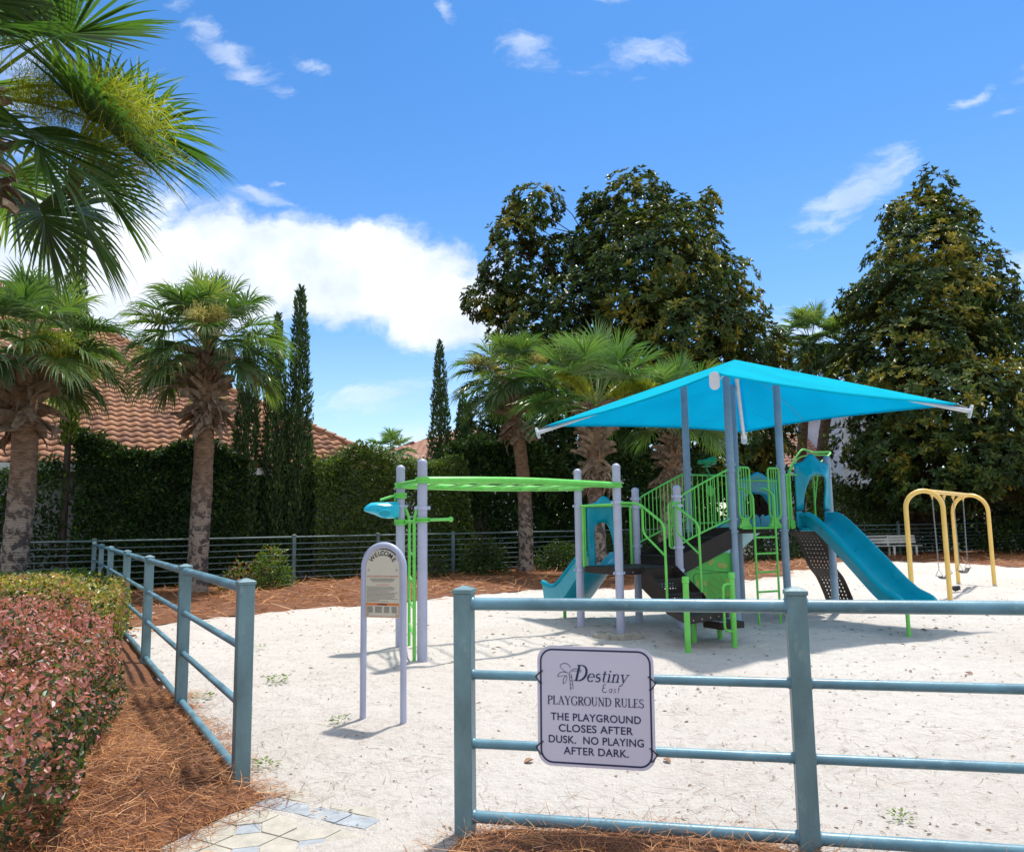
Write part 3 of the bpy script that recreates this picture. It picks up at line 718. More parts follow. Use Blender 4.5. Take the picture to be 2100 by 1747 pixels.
# ================================================================== FENCES
def post_mb(c, X, size, h, cap=True):
    """square tube post with an overhanging pyramid cap"""
    X = unit(X); Y = V3(-X[1], X[0], 0); c = np.asarray(c, float)
    mb = MB(); mb.box(c+V3(0, 0, (h-.03)/2-.1), (size, size, h-.03+.2), X, Y, bev=.004)
    o = size/2+.006
    def sq(k, z): return [c+X*k*i+Y*k*j+V3(0, 0, z) for i, j in ((-1, -1), (1, -1), (1, 1), (-1, 1))]
    if cap: mb2 = MB().loft([sq(o-.002, h-.032), sq(o, h-.030), sq(o, h-.012), sq(o-.004, h-.008), sq(.012, h+.008)])
    return mb, (mb2 if cap else None)
def fence(name, label, pts, X, size, h, rails, rail_r, mat_post, mat_rail, ext=None, col=None):
    t = thing(name, label, 'fence', pts[0])
    for i, p in enumerate(pts):
        mb, cp = post_mb(p, X if not callable(X) else X(i), size, h)
        po = mb.build('post', mat_post if col is None else col[i], t, True, 30)
        cp.build('cap', mat_post, po, True, 20)
    for i in range(len(pts)-1):
        for z, r in zip(rails, rail_r):
            a, b = np.asarray(pts[i], float), np.asarray(pts[i+1], float); d = unit(b-a)
            a = a+d*size*.48+V3(0, 0, z); b = b-d*size*.48+V3(0, 0, z)
            mb = MB(); mb.tube([a, a+d*.012, a+d*.013, b-d*.013, b-d*.012, b], [r*1.22, r*1.12, r, r, r*1.12, r*1.22], 18)
            mb.build('rail', mat_rail, t, True, 40)
    return t
near_pts = [GATE+UN*s for s in (0, 1.735, 3.47, 5.2)]
fence('tube_fence', 'teal tube fence with hanging rules sign, running right from the gate', near_pts, UN, .097, 1.302, (1.212, .836, .477, .105), (.034, .0245, .0245, .031), TEAL, TEALR)
lp = [L0+UL*2.55*s for s in (0, 1, 2.13, 3.3, 4.65, 5.75, 6.87)]
fence('tube_fence', 'teal tube fence receding left from the gate towards the back corner', lp, UL, .100, 1.305, (1.245, .865, .505, .075), (.034, .0245, .0245, .031), TEAL, TEALR)
bp_ = [CORNER+UF*2.56*k for k in range(-4, 0)]+[CORNER+UF*(2.56*k) for k in range(0, 10)]
hd = unit(B2-B1); bp2 = [B1+hd*2.7*k for k in range(1, 6)]+[B2+unit(B3-B2)*2.7*k for k in range(1, 5)]
allb = [p for p in bp_ if np.linalg.norm(p-CORNER) > .1 or True]+bp2
fence('rail_fence', 'long grey green fence of many horizontal rails along the back', allb, lambda i: UF if i < 14 else hd, .10, 1.40, (1.33, 1.15, .98, .82, .66, .50, .34, .18), (.026,)+(.017,)*7, TEALB, TEALB)

# ================================================================== LETTERING
def text_mesh(body, size, shear=0.0, space=1.0, align='CENTER', word=1.0, offset=0.0):
    cu = bpy.data.curves.new('lettering', 'FONT'); cu.body = body; cu.size = size; cu.shear = shear; cu.space_character = space; cu.align_x = align; cu.space_word = word; cu.offset = offset
    ob = bpy.data.objects.new('lettering', cu); COL.objects.link(ob); bpy.context.view_layer.update()
    me = bpy.data.meshes.new_from_object(ob.evaluated_get(bpy.context.evaluated_depsgraph_get()))
    bpy.data.objects.remove(ob)
    v = [tuple(p.co) for p in me.vertices]; f = [tuple(p.vertices) for p in me.polygons]; bpy.data.meshes.remove(me)
    return np.array(v) if v else np.zeros((0, 3)), f
def place_text(mb, tx, c, X, Y, mi=0, lift=0.0, scale_x=1.0):
    v, f = tx; c = np.asarray(c, float); N = np.cross(X, Y)
    mb.add([c+np.asarray(X)*p[0]*scale_x+np.asarray(Y)*p[1]+N*lift for p in v], f, mi)
def ribbon(mb, pts, wd, c, X, Y, lift):
    """flat pen stroke; wd may vary along it"""
    pts = [np.asarray(p, float) for p in pts]; m = len(pts); ws = wd if hasattr(wd, '__len__') else [wd]*m
    N = np.cross(X, Y); vs_ = []
    for i in range(m):
        d = unit(np.append(pts[min(i+1, m-1)]-pts[max(i-1, 0)], 0))[:2]; n_ = np.array([-d[1], d[0]])*ws[i]/2
        for q in (pts[i]-n_, pts[i]+n_): vs_.append(np.asarray(c)+np.asarray(X)*q[0]+np.asarray(Y)*q[1]+N*lift)
    mb.add(vs_, [(2*i, 2*i+2, 2*i+3, 2*i+1) for i in range(m-1)])
def arc(cx, cy, rx, ry, a0, a1, n=16): return [(cx+rx*math.cos(math.radians(a0+(a1-a0)*i/n)), cy+ry*math.sin(math.radians(a0+(a1-a0)*i/n))) for i in range(n+1)]
def arcw(n, lo, hi, a0, a1): return [lo+(hi-lo)*abs(math.cos(math.radians(a0+(a1-a0)*i/n))) for i in range(n+1)]
T1, T2 = .14, .055                         # thick and thin strokes of the serif letters (cap height 1)
def ser(x, y, w_=.30): return ([(x-w_/2, y), (x+w_/2, y)], .05)
SERIF = {
 'P': (.66, [([(.17, 0), (.17, 1)], T1), ser(.17, .02), ([(.02, .975), (.3, .975)], .05), (arc(.28, .74, .32, .235, 90, -90), arcw(16, T2, T1, 90, -90)), ([(.17, .975), (.29, .975)], T2), ([(.17, .505), (.29, .505)], T2)]),
 'L': (.66, [([(.17, 0), (.17, 1)], T1), ser(.17, .98), ([(.02, .025), (.58, .025)], .055), ([(.57, .0), (.62, .26)], .05)]),
 'A': (.80, [([(.12, .02), (.40, 1)], T2), ([(.36, 1), (.68, .02)], T1), ([(.22, .34), (.57, .34)], .05), ser(.12, .02, .26), ser(.68, .02, .26)]),
 'Y': (.78, [([(.12, .98), (.39, .46)], T1), ([(.66, .98), (.41, .46)], T2), ([(.40, .5), (.40, 0)], T1), ser(.40, .02), ser(.12, .98, .26), ser(.66, .98, .24)]),
 'G': (.84, [(arc(.45, .5, .36, .5, 40, 330, 26), arcw(26, T2, T1, 40, 330)), ([(.70, .40), (.70, .1)], .12), ser(.68, .41, .26), ([(.73, .98), (.73, .72)], .05)]),
 'R': (.76, [([(.17, 0), (.17, 1)], T1), ser(.17, .02), ([(.02, .975), (.3, .975)], .05), (arc(.28, .75, .30, .225, 90, -90), arcw(16, T2, T1, 90, -90)), ([(.17, .525), (.29, .525)], T2), ([(.34, .52), (.66, .02)], T1), ser(.68, .02, .2)]),
 'O': (.86, [(arc(.43, .5, .36, .5, 0, 360, 32), arcw(32, T2, T1, 0, 360))]),
 'U': (.82, [([(.18, 1), (.18, .32)], T1), (arc(.41, .32, .23, .31, 180, 360), arcw(16, T2, .10, 180, 360)), ([(.64, .32), (.64, 1)], T2), ser(.18, .98, .28), ser(.64, .98, .24)]),
 'N': (.84, [([(.16, 0), (.16, 1)], T2), ([(.14, 1), (.67, 0)], T1), ([(.67, 0), (.67, 1)], T2), ser(.16, .02, .24), ser(.67, .98, .24), ser(.1, .98, .14)]),
 'D': (.82, [([(.17, 0), (.17, 1)], T1), ([(.02, .975), (.32, .975)], .05), ([(.02, .025), (.32, .025)], .05), (arc(.30, .5, .42, .475, 90, -90, 20), arcw(20, T2, T1, 90, -90))]),
 'E': (.68, [([(.17, 0), (.17, 1)], T1), ([(.02, .975), (.56, .975)], .05), ([(.02, .025), (.58, .025)], .055), ([(.17, .51), (.44, .51)], .045), ([(.56, .98), (.57, .76)], .045), ([(.57, .0), (.62, .25)], .05), ([(.44, .60), (.44, .42)], .04)]),
 'S': (.60, [(arc(.29, .745, .20, .23, 20, 255, 18)+arc(.30, .25, .23, .225, 80, -160, 20), [.05+.05*math.sin(PI*i/39)*2*.6 for i in range(40)]), ([(.49, .98), (.49, .76)], .045), ([(.07, .02), (.07, .26)], .045)]),
 ' ': (.34, []),
 'd_e': (.50, [(arc(.25, .24, .19, .245, 5, 320, 22), arcw(22, .035, .10, 5, 320)), ([(.07, .27), (.44, .27)], .035)]),
 'd_s': (.42, [(arc(.20, .36, .12, .12, 30, 250, 12)+arc(.20, .125, .14, .125, 75, -160, 14), [.04+.055*math.sin(PI*i/27) for i in range(28)])]),
 'd_t': (.32, [([(.14, .66), (.14, .10)], .085), (arc(.22, .10, .08, .10, 180, 300, 8), [.085-.006*i for i in range(9)]), ([(.02, .475), (.28, .475)], .04)]),
 'd_i': (.30, [([(.15, .48), (.15, 0)], .09), ser(.15, .015, .22), ([(.04, .47), (.15, .48)], .04), (arc(.15, .66, .025, .025, 0, 360, 10), .06)]),
 'd_n': (.56, [([(.13, .48), (.13, 0)], .085), ser(.13, .015, .22), ([(.02, .47), (.13, .48)], .04), (arc(.28, .33, .13, .16, 165, 0, 12), arcw(12, .04, .085, 165, 0)), ([(.41, .34), (.41, 0)], .085), ser(.41, .015, .22)]),
 'd_y': (.54, [([(.08, .47), (.24, .02)], .085), ([(.44, .47), (.20, -.12), (.12, -.22), (.02, -.20)], [.035, .04, .04, .06]), ser(.08, .47, .2), ser(.44, .47, .18)]),
}
LIFT = [0]
def write(mb, word, size, c, X, Y, shear=0.0, sx=1.0, base=.0012):
    """serif lettering made of pen strokes, centred on c (left-aligned baseline moved by half its width)"""
    tot = sum(SERIF[k][0] for k in word)*size*sx; x = -tot/2
    for k in word:
        adv, strokes = SERIF[k]
        for pts, wd in strokes:
            LIFT[0] = (LIFT[0]+1) % 9
            q = [(x+p[0]*size*sx+shear*p[1]*size, p[1]*size) for p in pts]
            ribbon(mb, q, [k_*size for k_ in wd] if hasattr(wd, '__len__') else wd*size, c, X, Y, base+LIFT[0]*.00012)
        x += adv*size*sx
    return tot
def rrect(w_, h_, r, n=8):
    o = []
    for cx_, cy_, a0 in ((w_/2-r, h_/2-r, 0), (-w_/2+r, h_/2-r, 90), (-w_/2+r, -h_/2+r, 180), (w_/2-r, -h_/2+r, 270)):
        o += [(cx_+r*math.cos(math.radians(a0+90*i/n)), cy_+r*math.sin(math.radians(a0+90*i/n))) for i in range(n+1)]
    return o

# ================================================================== RULES SIGN
def rules_sign():
    X = UN; N = V3(UN[1], -UN[0], 0); Y = V3(0, 0, 1)                     # N faces the camera
    tl = math.radians(-.6); X2 = X*math.cos(tl)+Y*math.sin(tl); Y2 = Y*math.cos(tl)-X*math.sin(tl)
    c = V3(.420, 0, 0); c[1] = GATE[1]+UN[1]*(.697/UN[0]); c = c+N*.042+V3(0, 0, .698)
    t = thing('rules_sign', 'white square sign with playground rules tied to the near fence rails', 'sign', c)
    mb = MB(); mb.prism([c+X2*x+Y2*y for x, y in rrect(.606, .606, .075)], N*.004); mb.build('board', SIGNW, t, False)
    f0 = c+N*.0045
    mb = MB(); o1, o2 = rrect(.578, .578, .066), rrect(.560, .560, .057)
    vs_ = [f0+X2*x+Y2*y+N*.001 for x, y in o1]+[f0+X2*x+Y2*y+N*.001 for x, y in o2]; n = len(o1)
    mb.add(vs_, [(i, (i+1) % n, n+(i+1) % n, n+i) for i in range(n)]); mb.build('border_line', NAVY, t, False)
    mb = MB()
    write(mb, ['D', 'd_e', 'd_s', 'd_t', 'd_i', 'd_n', 'd_y'], .082, f0+X2*.030+Y2*.128, X2, Y2, .24, 1.0)
    mb.build('lettering', NAVY, t, False)
    mb = MB(); e = f0+X2*.040+Y2*.076; s = .040                             # "East" in a thin script
    ribbon(mb, [(p[0]*s, p[1]*s) for p in arc(.30, .75, .24, .24, 60, 250, 12)+arc(.26, .28, .30, .28, 85, 330, 14)], .0032, e, X2, Y2, .0015)
    place = lambda pts, wd, x: ribbon(mb, [((x+p[0]+.2*p[1])*s, p[1]*s) for p in pts], wd, e, X2, Y2, .0018)
    place(arc(.2, .25, .17, .24, 20, 350, 14), .0020, .75); place([(.38, .5), (.38, 0)], .0022, .75)
    place(arc(.18, .36, .10, .12, 30, 250, 10)+arc(.18, .12, .12, .12, 75, -160, 10), .0020, 1.35)
    place([(.14, .75), (.14, .08), (.24, 0)], .0022, 1.85); place([(.0, .5), (.3, .5)], .0016, 1.85)
    mb.build('lettering', NAVY, t, False)
    mb = MB(); write(mb, 'PLAYGROUND RULES', .0435, f0+X2*.0+Y2*.006, X2, Y2, 0, .985); mb.build('lettering', NAVY, t, False)
    mb = MB()
    for body, y, wid in (('THE PLAYGROUND', -.073, .466), ('CLOSES AFTER', -.129, .384), ('DUSK.  NO PLAYING', -.186, .490), ('AFTER DARK.', -.241, .335)):
        tx = text_mesh(body, .053, space=1.05, offset=.0008); wv = tx[0][:, 0].max()-tx[0][:, 0].min()
        tx[0][:, 0] -= (tx[0][:, 0].max()+tx[0][:, 0].min())/2
        place_text(mb, tx, f0+X2*.0+Y2*y, X2, Y2, 0, .0012, wid/wv)
    mb.build('lettering', NAVY, t, False)
    mb = MB(); p0 = f0+X2*-.130+Y2*.170; L = lambda pts, wd=.0028: ribbon(mb, pts, wd, p0, X2, Y2, .0012+.0001*len(mb.f) % .0009)
    L([(-.003, -.010), (.004, -.09)]); L([(.008, -.010), (.017, -.084)])
    for y in (-.025, -.043, -.062, -.080): L([(.0, y), (.012, y+.003)], .002)
    L(arc(.034, -.006, .034, .026, 175, 45, 10)); L(arc(.034, .010, .025, .012, 20, -40, 5), .0025)
    L([(.012, .004), (.020, .009), (.024, .006), (.031, .011), (.036, .008), (.044, .013), (.054, .010)], .002)
    L(arc(-.034, -.024, .030, .026, 180, 60, 10)); L([(-.064, -.024), (-.05, -.019), (-.045, -.022), (-.036, -.016), (-.03, -.019), (-.016, -.012)], .002)
    L(arc(-.026, .018, .030, .028, 10, 150, 10)); L([(-.052, .032), (-.045, .018), (-.036, .014), (-.028, .004), (-.018, .002), (-.006, -.008)], .002)
    L(arc(-.020, -.050, .016, .030, 70, 200, 9)); L([(-.035, -.060), (-.022, -.048), (-.014, -.022)], .002)
    for x, y in ((-.001, -.001), (.004, -.012), (-.004, -.010)): L(arc(x, y, .0016, .0016, 0, 360, 6), .002)
    mb.build('palm_emblem', NAVY, t, False)
    for sx_, sy_ in ((-1, .143), (1, .130), (-1, -.215), (1, -.222)):
        mb = MB(); a = c+X2*sx_*.283+Y2*sy_
        for dy, dx in ((.026, .012), (-.032, .016)):
            q = a+Y2*dy+X2*(.004*sx_)*0; e_ = a+X2*sx_*.030
            mb.tube(fillet([q-X2*sx_*dx*.3+N*.008, q+X2*sx_*.004+N*.010, e_+N*.004, e_-N*.05], .01, 3), .0032, 6)
        mb.tube([a+Y2*.034-X2*sx_*.010+N*.009, a+Y2*.022+X2*sx_*.004+N*.011], .0028, 6)
        mb.build('cable_tie', TIE, t)
rules_sign()

# ================================================================== WELCOME SIGN
def welcome_sign():
    a, b = G(744, 1480), G(827, 1487); X = unit(b-a); Y = V3(0, 0, 1); N = V3(X[1], -X[0], 0); c = (a+b)/2; hw = np.linalg.norm(b-a)/2; top = 1.475
    t = thing('welcome_sign', 'arched lavender post sign with cream welcome panel standing in the sand', 'sign', c)
    mb = MB(); pts = [c-X*hw+V3(0, 0, -.15), c-X*hw+V3(0, 0, .6)]+[c+X*hw*math.cos(q)+Y*(top-hw+hw*math.sin(q)) for q in np.linspace(PI, 0, 24)]+[c+X*hw+V3(0, 0, .6), c+X*hw+V3(0, 0, -.15)]
    mb.tube(pts, .027, 16); mb.build('frame', LAV, t)
    iw = hw-.030; zt, zb = top-.036, .868; cc = c+N*.012
    out = [(iw*math.cos(q), zt-iw+iw*math.sin(q)) for q in np.linspace(0, PI, 20)]+[(-iw, zb), (iw, zb)]
    pn = MB(); pn.prism([cc+X*x+Y*y for x, y in out], N*.008); board = pn.build('panel', CREAM, t, False)
    f0 = cc+N*.0085
    mb = MB(); ins_ = [(p[0]*.975, (p[1]-1.15)*.985+1.15) for p in out]; n = len(out)
    mb = MB(); zc = zt-iw; R = iw*.70
    for ch, ang in zip('WELCOME', (137, 117, 102, 90-.5, 72, 52, 32.5)):
        q = math.radians(ang+2); tx = text_mesh(ch, .056, offset=.0012); cp = f0+X*R*math.cos(q)+Y*(zc+R*math.sin(q)); th = q-PI/2
        place_text(mb, tx, cp, X*math.cos(th)+Y*math.sin(th), Y*math.cos(th)-X*math.sin(th), 0, .001)
    mb.build('lettering', INK, board, False)
    H_ = zt-zb; yv = lambda f: zt-H_*f
    mb = MB(); tx = text_mesh('ADULT SUPERVISION IS RECOMMENDED', .0155, offset=.0004); place_text(mb, tx, f0+Y*yv(.405), X, Y, 0, .001, .30/(tx[0][:, 0].max()-tx[0][:, 0].min()))
    bar = lambda mbx, x0, x1, f, hgt: mbx.prism([f0+X*x+Y*(yv(f)+d) for x, d in ((x0, 0), (x1, 0), (x1, hgt), (x0, hgt))], N*.001)
    bar(mb, -.062, .068, .522, .005); mb.build('print', REDINK, board, False)
    mb = MB(); r = random.Random(4)
    for f, hw_ in ((.436, .115), (.456, .118), (.477, .098)): 
        x = -hw_
        while x < hw_: L = r.uniform(.012, .03); bar(mb, x, min(hw_, x+L), f, .0055); x += L+.004
    for k in range(13):
        f = .552+k*.0178; x = -.152; e = r.choice((.06, .12, .15, .155, .10, .14))-.001
        if k in (11,): e = -.03
        while x < e: L = r.uniform(.010, .028); bar(mb, x, min(e, x+L), f, .0036); x += L+.0035
    for k, (x0, x1) in enumerate(((-.150, -.090), (-.072, .0), (.014, .070), (.088, .142))):
        for j in range(7): bar(mb, x0+.004*r.random(), x1-.006*r.random(), .845+j*.0135, .0042)
    mb.build('print', GREYINK, board, False)
    mb = MB(); bar(mb, -.158, .158, .822, .020); bar(mb, -.158, .158, .985, .004)
    for x in (-.158, .154): mb.prism([f0+X*(x+d)+Y*yv(f) for d, f in ((0, .985), (.004, .985), (.004, .822), (0, .822))], N*.001)
    mb.build('warning_band', ORANGE, board, False)
    mb = MB(); tx = text_mesh('WARNING', .019, offset=.0008); place_text(mb, tx, f0+Y*(yv(.822)+.003), X, Y, 0, .0022); mb.build('lettering', INK, board, False)
    for x, f in ((0, .045), (-.135, .30), (.135, .30), (-.138, .955), (.138, .955)):
        mb = MB(); mb.lathe(f0+X*x+Y*yv(f), [(.0085, 0), (.0085, .003), (.006, .006), (.001, .007)], 12, axis=N); mb.build('bolt', BOLT, t)
welcome_sign()
#PART3
# ================================================================== PLAY STRUCTURE
PO1 = V3(1.545, 11.76, 0); PU = unit(V3(4.02, 2.16, 0)); PV = V3(-PU[1], PU[0], 0); MU, MV = 1.138, 1.06
UPZ = V3(0, 0, 1)
def pg(a, b, z=0.0): return PO1+PU*(MU*a)+PV*(MV*b)+V3(0, 0, z)
play = thing('play_structure', 'playground climber with turquoise slides, green rails and turquoise shade canopy on white sand', 'play structure', PO1)
LOW, UPP = .955, 1.52
def ppost(p, h, m=LAV, r=.062, clamps=(), cap=True, cm=None):
    p = np.asarray(p, float); mb = MB()
    prof = [(r, -.3), (r, h-.07)]
    if cap: prof += [(r+.0025, h-.069), (r+.0025, h-.055)]+[(r*1.03*math.cos(q), h-.055+.055*math.sin(q)) for q in np.linspace(.15, 1.5, 7)]
    else: prof += [(r, h)]
    mb.lathe(p, prof, 22); o = mb.build('post', m, play, True, 40)
    for z, cmat in clamps:
        mc = MB(); mc.lathe(p+V3(0, 0, z), [(r+.001, -.022), (r+.013, -.020), (r+.013, .020), (r+.001, .022)], 22)
        for s in (-1, 1):
            mc.box(p+PU*s*(r+.022)+V3(0, 0, z), (.040, .022, .040), PU, PV, bev=.003)
            mc.lathe(p+PU*s*(r+.024)-PV*.011+V3(0, 0, z), [(.008, 0), (.008, .006), (.001, .009)], 8, axis=-PV)
        mc.build('clamp', cmat, o, True, 40)
    return o
P00, P01, P10, P11, P20, P21, P30, P31, P40, P41 = [pg(a, b) for a in range(5) for b in (0, 1)]
ppost(P00, 2.51, clamps=((1.93, CLAMP), (LOW-.06, CLAMP)))
ppost(P01, 2.50, clamps=((1.90, CLAMP), (LOW-.06, CLAMP)))
ppost(P10, 2.20, clamps=((2.02, CLAMP), (1.88, CLAMP), (1.24, CLAMP), (LOW-.06, CLAMP)))
ppost(P11, 2.21, clamps=((2.02, CLAMP), (1.88, CLAMP), (1.24, CLAMP), (LOW-.06, CLAMP)))
for p in (P20, P30): ppost(p, 4.10, STEEL, clamps=((2.54, STEEL), (2.44, STEEL), (1.66, STEEL), (UPP-.06, STEEL)), cap=False)
for p in (P21, P31): ppost(p, 4.10, STEEL, clamps=((2.54, STEEL), (2.44, STEEL), (UPP-.06, STEEL)), cap=False)
ppost(P40, 2.75, STEEL, clamps=((2.48, STEEL), (2.40, STEEL), (UPP-.06, STEEL)))
ppost(P41, 2.75, STEEL, clamps=((2.48, STEEL), (2.40, STEEL), (UPP-.06, STEEL)))
Q1, Q2 = V3(-1.118, 9.75, 0), V3(-1.568, 11.02, 0)
ppost(Q1, 2.455, clamps=((1.845, CLAMP),)); ppost(Q2, 2.475, clamps=((1.90, CLAMP),))
def gtube(name, pts, r, m=GREEN, rad=.08, n=12, parent=play, closed=False):
    mb = MB(); mb.tube(fillet(pts, rad) if rad > 0 and not closed else pts, r, n, closed=closed); return mb.build(name, m, parent, True, 50)
# decks
def deck(a0, a1, b0, b1, z):
    X, Y = PU, PV; c = pg((a0+a1)/2, (b0+b1)/2, z-.05); sx_, sy_ = (a1-a0)*MU-.05, (b1-b0)*MV-.05
    mb = MB()
    ch = .10; hx, hy = sx_/2, sy_/2
    out = [(-hx+ch, -hy), (hx-ch, -hy), (hx, -hy+ch), (hx, hy-ch), (hx-ch, hy), (-hx+ch, hy), (-hx, hy-ch), (-hx, -hy+ch)]
    mb.prism([c+X*x+Y*y-V3(0, 0, .045) for x, y in out], V3(0, 0, .095))
    o = mb.build('deck', BROWN, play, False)
    for k in range(4):
        for s in (-1, 1):
            bb = MB(); bb.lathe(c+X*(-.3+.2*k)+Y*s*hy+V3(0, 0, -.01), [(.012, 0), (.012, .004), (.002, .007)], 8, axis=Y*s); bb.build('bolt', BOLT, o)
deck(0, 1, 0, 1, LOW); deck(2, 4, 0, 1, UPP)
def perf_plate(mb, fn, nu, nv, hole=.32, solid=lambda i, j: False):
    """plate with round holes; fn(u,v) maps to space"""
    for i in range(nu):
        for j in range(nv):
            o = [(i, j), (i+.5, j), (i+1, j), (i+1, j+.5), (i+1, j+1), (i+.5, j+1), (i, j+1), (i, j+.5)]
            if solid(i, j): mb.add([fn(*p) for p in o], [tuple(range(8))]); continue
            h = [(i+.5+hole*math.cos(q), j+.5+hole*math.sin(q)) for q in [math.radians(225+45*k) for k in range(8)]]
            mb.add([fn(*p) for p in o+h], [(k, (k+1) % 8, 8+(k+1) % 8, 8+k) for k in range(8)])
def thick(o, t, off=0):
    md = o.modifiers.new('thickness', 'SOLIDIFY'); md.thickness = t; md.offset = off; return o
# stairs from the low deck to the transfer platform
DN = -PV
def st(s, w_, z): return P00+PU*(MU*w_)+DN*s+V3(0, 0, z)          # s = run, w_ = share of the module width
stair = MB().build('stairs', BROWN, play) if False else None
WL, WR = .33, .86
mb = MB()
for w_ in (WL, WR):
    o = [(.03, LOW+.02), (.10, LOW+.02), (.73, .56), (.73, .34), (.60, .34), (.03, .66)]
    mb.prism([st(s, w_, z) for s, z in o], PU*.012)
stair = mb.build('stair_stringer', BROWN, play, False)
for k, (s0, s1, z) in enumerate(((.06, .34, .79), (.35, .68, .61), (.68, .74, .45))):
    if k < 2:
        mb = MB(); a = st(s0, WL+.012, z); wid = (WR-WL-.012)*MU
        perf_plate(mb, lambda u, v: a+PU*wid*u/14+DN*(s1-s0)*v/4+V3(0, 0, 0), 14, 4, .30)
        thick(mb.build('tread', BROWN, play, False), .012)
        m2 = MB(); m2.tube([st(s1, WL+.012, z-.01), st(s1, WR, z-.01)], .016, 8); m2.build('tread_nosing', BROWN, play)
    zt = (LOW-.02, .79, .61)[k]
    mb = MB(); a = st(s0-.005, WL+.012, z); wid = (WR-WL-.012)*MU; hh = zt-z
    perf_plate(mb, lambda u, v: a+PU*wid*u/12+V3(0, 0, hh*v/5), 12, 5, .24, solid=lambda i, j: j in (0, 4) or (k == 0))
    thick(mb.build('riser', BROWN, play, False), .008)
# stair handrails
for w_, st0 in ((.30, P00), (.86, P10)):
    b = lambda s, z, ww=None: st(s, w_ if ww is None else ww, z)
    gtube('handrail', [st0+DN*.06+V3(0, 0, 1.92), b(.06, 1.92, .18 if w_ < .5 else .88), b(.10, 1.90), b(.65, 1.60), b(.66, .40)], .019, rad=.10)
    gtube('handrail', [b(.16, 1.86), b(.16, 1.47), b(.655, 1.15)], .016, rad=.08)
# transfer platform
A_, B_, C_, D_ = [G(*q) for q in ((1411.7, 1339.7), (1424.4, 1315.5), (1477, 1310), (1506.7, 1322.8))]
tp0 = st(1.10, .10, 0)
TZ = .425
mb = MB(); o = [st(1.08, .08, 0), st(1.62, .12, 0), A_+PU*.06+PV*.03, D_-PU*.06-PV*.02, st(1.10, 1.08, 0)]
o = [st(.66, .30, 0), A_*.5+st(.66, .30, 0)*.5, A_+PU*.05+PV*.06, D_*.7+C_*.3, C_+PV*.1, st(.66, .9, 0)]
mb.prism([p+V3(0, 0, TZ-.085) for p in o], V3(0, 0, .085)); tpl = mb.build('transfer_platform', BROWN, play, False)
for k in range(4):
    q = (A_+PU*.05+PV*.06)*(1-.2*(k+.7))+(D_*.7+C_*.3)*.2*(k+.7)
    bb = MB(); bb.lathe(q+V3(0, 0, TZ-.045)-PV*.002, [(.011, 0), (.011, .004), (.002, .007)], 8, axis=-PV); bb.build('bolt', BOLT, tpl)
for p, h in ((A_, .95), (D_, .955)):
    mb = MB(); mb.lathe(p, [(.038, -.2), (.038, h-.085), (.046, h-.08), (.047, h-.02), (.040, h-.004), (.01, h)], 18); mb.build('post', GREEN, play, True, 40)
for p, h in ((B_, TZ-.08), (C_, TZ-.10)):
    mb = MB(); mb.lathe(p, [(.036, -.2), (.036, h)], 16); mb.build('leg', GREEN, play, True, 40)
d_ = unit(B_-D_)*.12-PU*.05
gtube('grab_loop', [D_+V3(0, 0, .80), D_-PU*.16+V3(0, 0, .80), D_-PU*.16+V3(0, 0, .20), D_+V3(0, 0, .17)], .017, rad=.07)
mb = MB(); mb.box(D_+PU*.10+PV*.30+V3(0, 0, .235), (.42, .36, .09), PU, PV, bev=.006); mb.build('low_step', BROWN, play, False)
mb = MB()
for k in range(5): mb.box(D_-PU*.03+PV*(.17+.06*k)+V3(0, 0, .287), (.12, .018, .008), PU, PV)
mb.build('grip_strip', CLAMP, play, False)
mb = MB(); o = [B_+V3(0, 0, .40)+PU*.05, C_+V3(0, 0, .40)+PU*.04, C_+V3(0, 0, .12)+PU*.04, C_-PU*.02+V3(0, 0, .12), B_*.25+C_*.75+V3(0, 0, .20), B_+PU*.05+V3(0, 0, .28)]
mb.prism([p+PV*.03 for p in o], PV*.014); mb.build('platform_skirt', GREENP, play, False)
# low deck rail over the slide and the low slide's hood
gtube('guard_rail', [P01+V3(0, 0, 1.90), P11+V3(0, 0, 1.90)], .017)
for a in (.10, .90): gtube('guard_post', [pg(a, 1, 1.90), pg(a, 1, LOW-.05)], .022)
gtube('guard_rail', [P00+V3(0, 0, 1.90), P01+V3(0, 0, 1.90)], .017)
for b in (.12,): gtube('guard_post', [pg(0, .88, 1.90), pg(0, .88, LOW)], .018)
def hood(c, X, N, wo, wi, hi, ho, peak, bulge, m=TURQ, name='slide_hood'):
    """moulded entrance arch: plate with an opening, drawn forward in the middle"""
    c = np.asarray(c, float); nA, nR = 28, 6; vs_, fs = [], []
    for i in range(nA+1):
        t = i/nA; q = PI*(1-t)
        xi = wi*math.copysign(abs(math.cos(q))**.62, math.cos(q)); zi = hi*abs(math.sin(q))**.62
        s = t*2 if t < .5 else (1-t)*2; sg_ = -1 if t < .5 else 1
        if s < .58: xo, zo = sg_*wo, ho*s/.58
        else: xo = sg_*wo*(1-(s-.58)/.42); zo = ho
        if s >= .58: zo = ho+peak*math.exp(-(xo/(wo*.40))**2)
        for j in range(nR+1):
            u = j/nR; x = xi+(xo-xi)*u; z = zi+(zo-zi)*u
            fwd = bulge*(1-u)**1.3*(math.sin(PI*min(1, max(0, s)))*.35+.65*min(1, s*1.25))
            vs_.append(c+X*x+UPZ*z+N*fwd)
    for i in range(nA):
        for j in range(nR): fs.append((i*(nR+1)+j, i*(nR+1)+j+1, (i+1)*(nR+1)+j+1, (i+1)*(nR+1)+j))
    o = link_mesh(name, vs_, fs, m, play, smooth=True, sharp=60); return thick(o, .03)
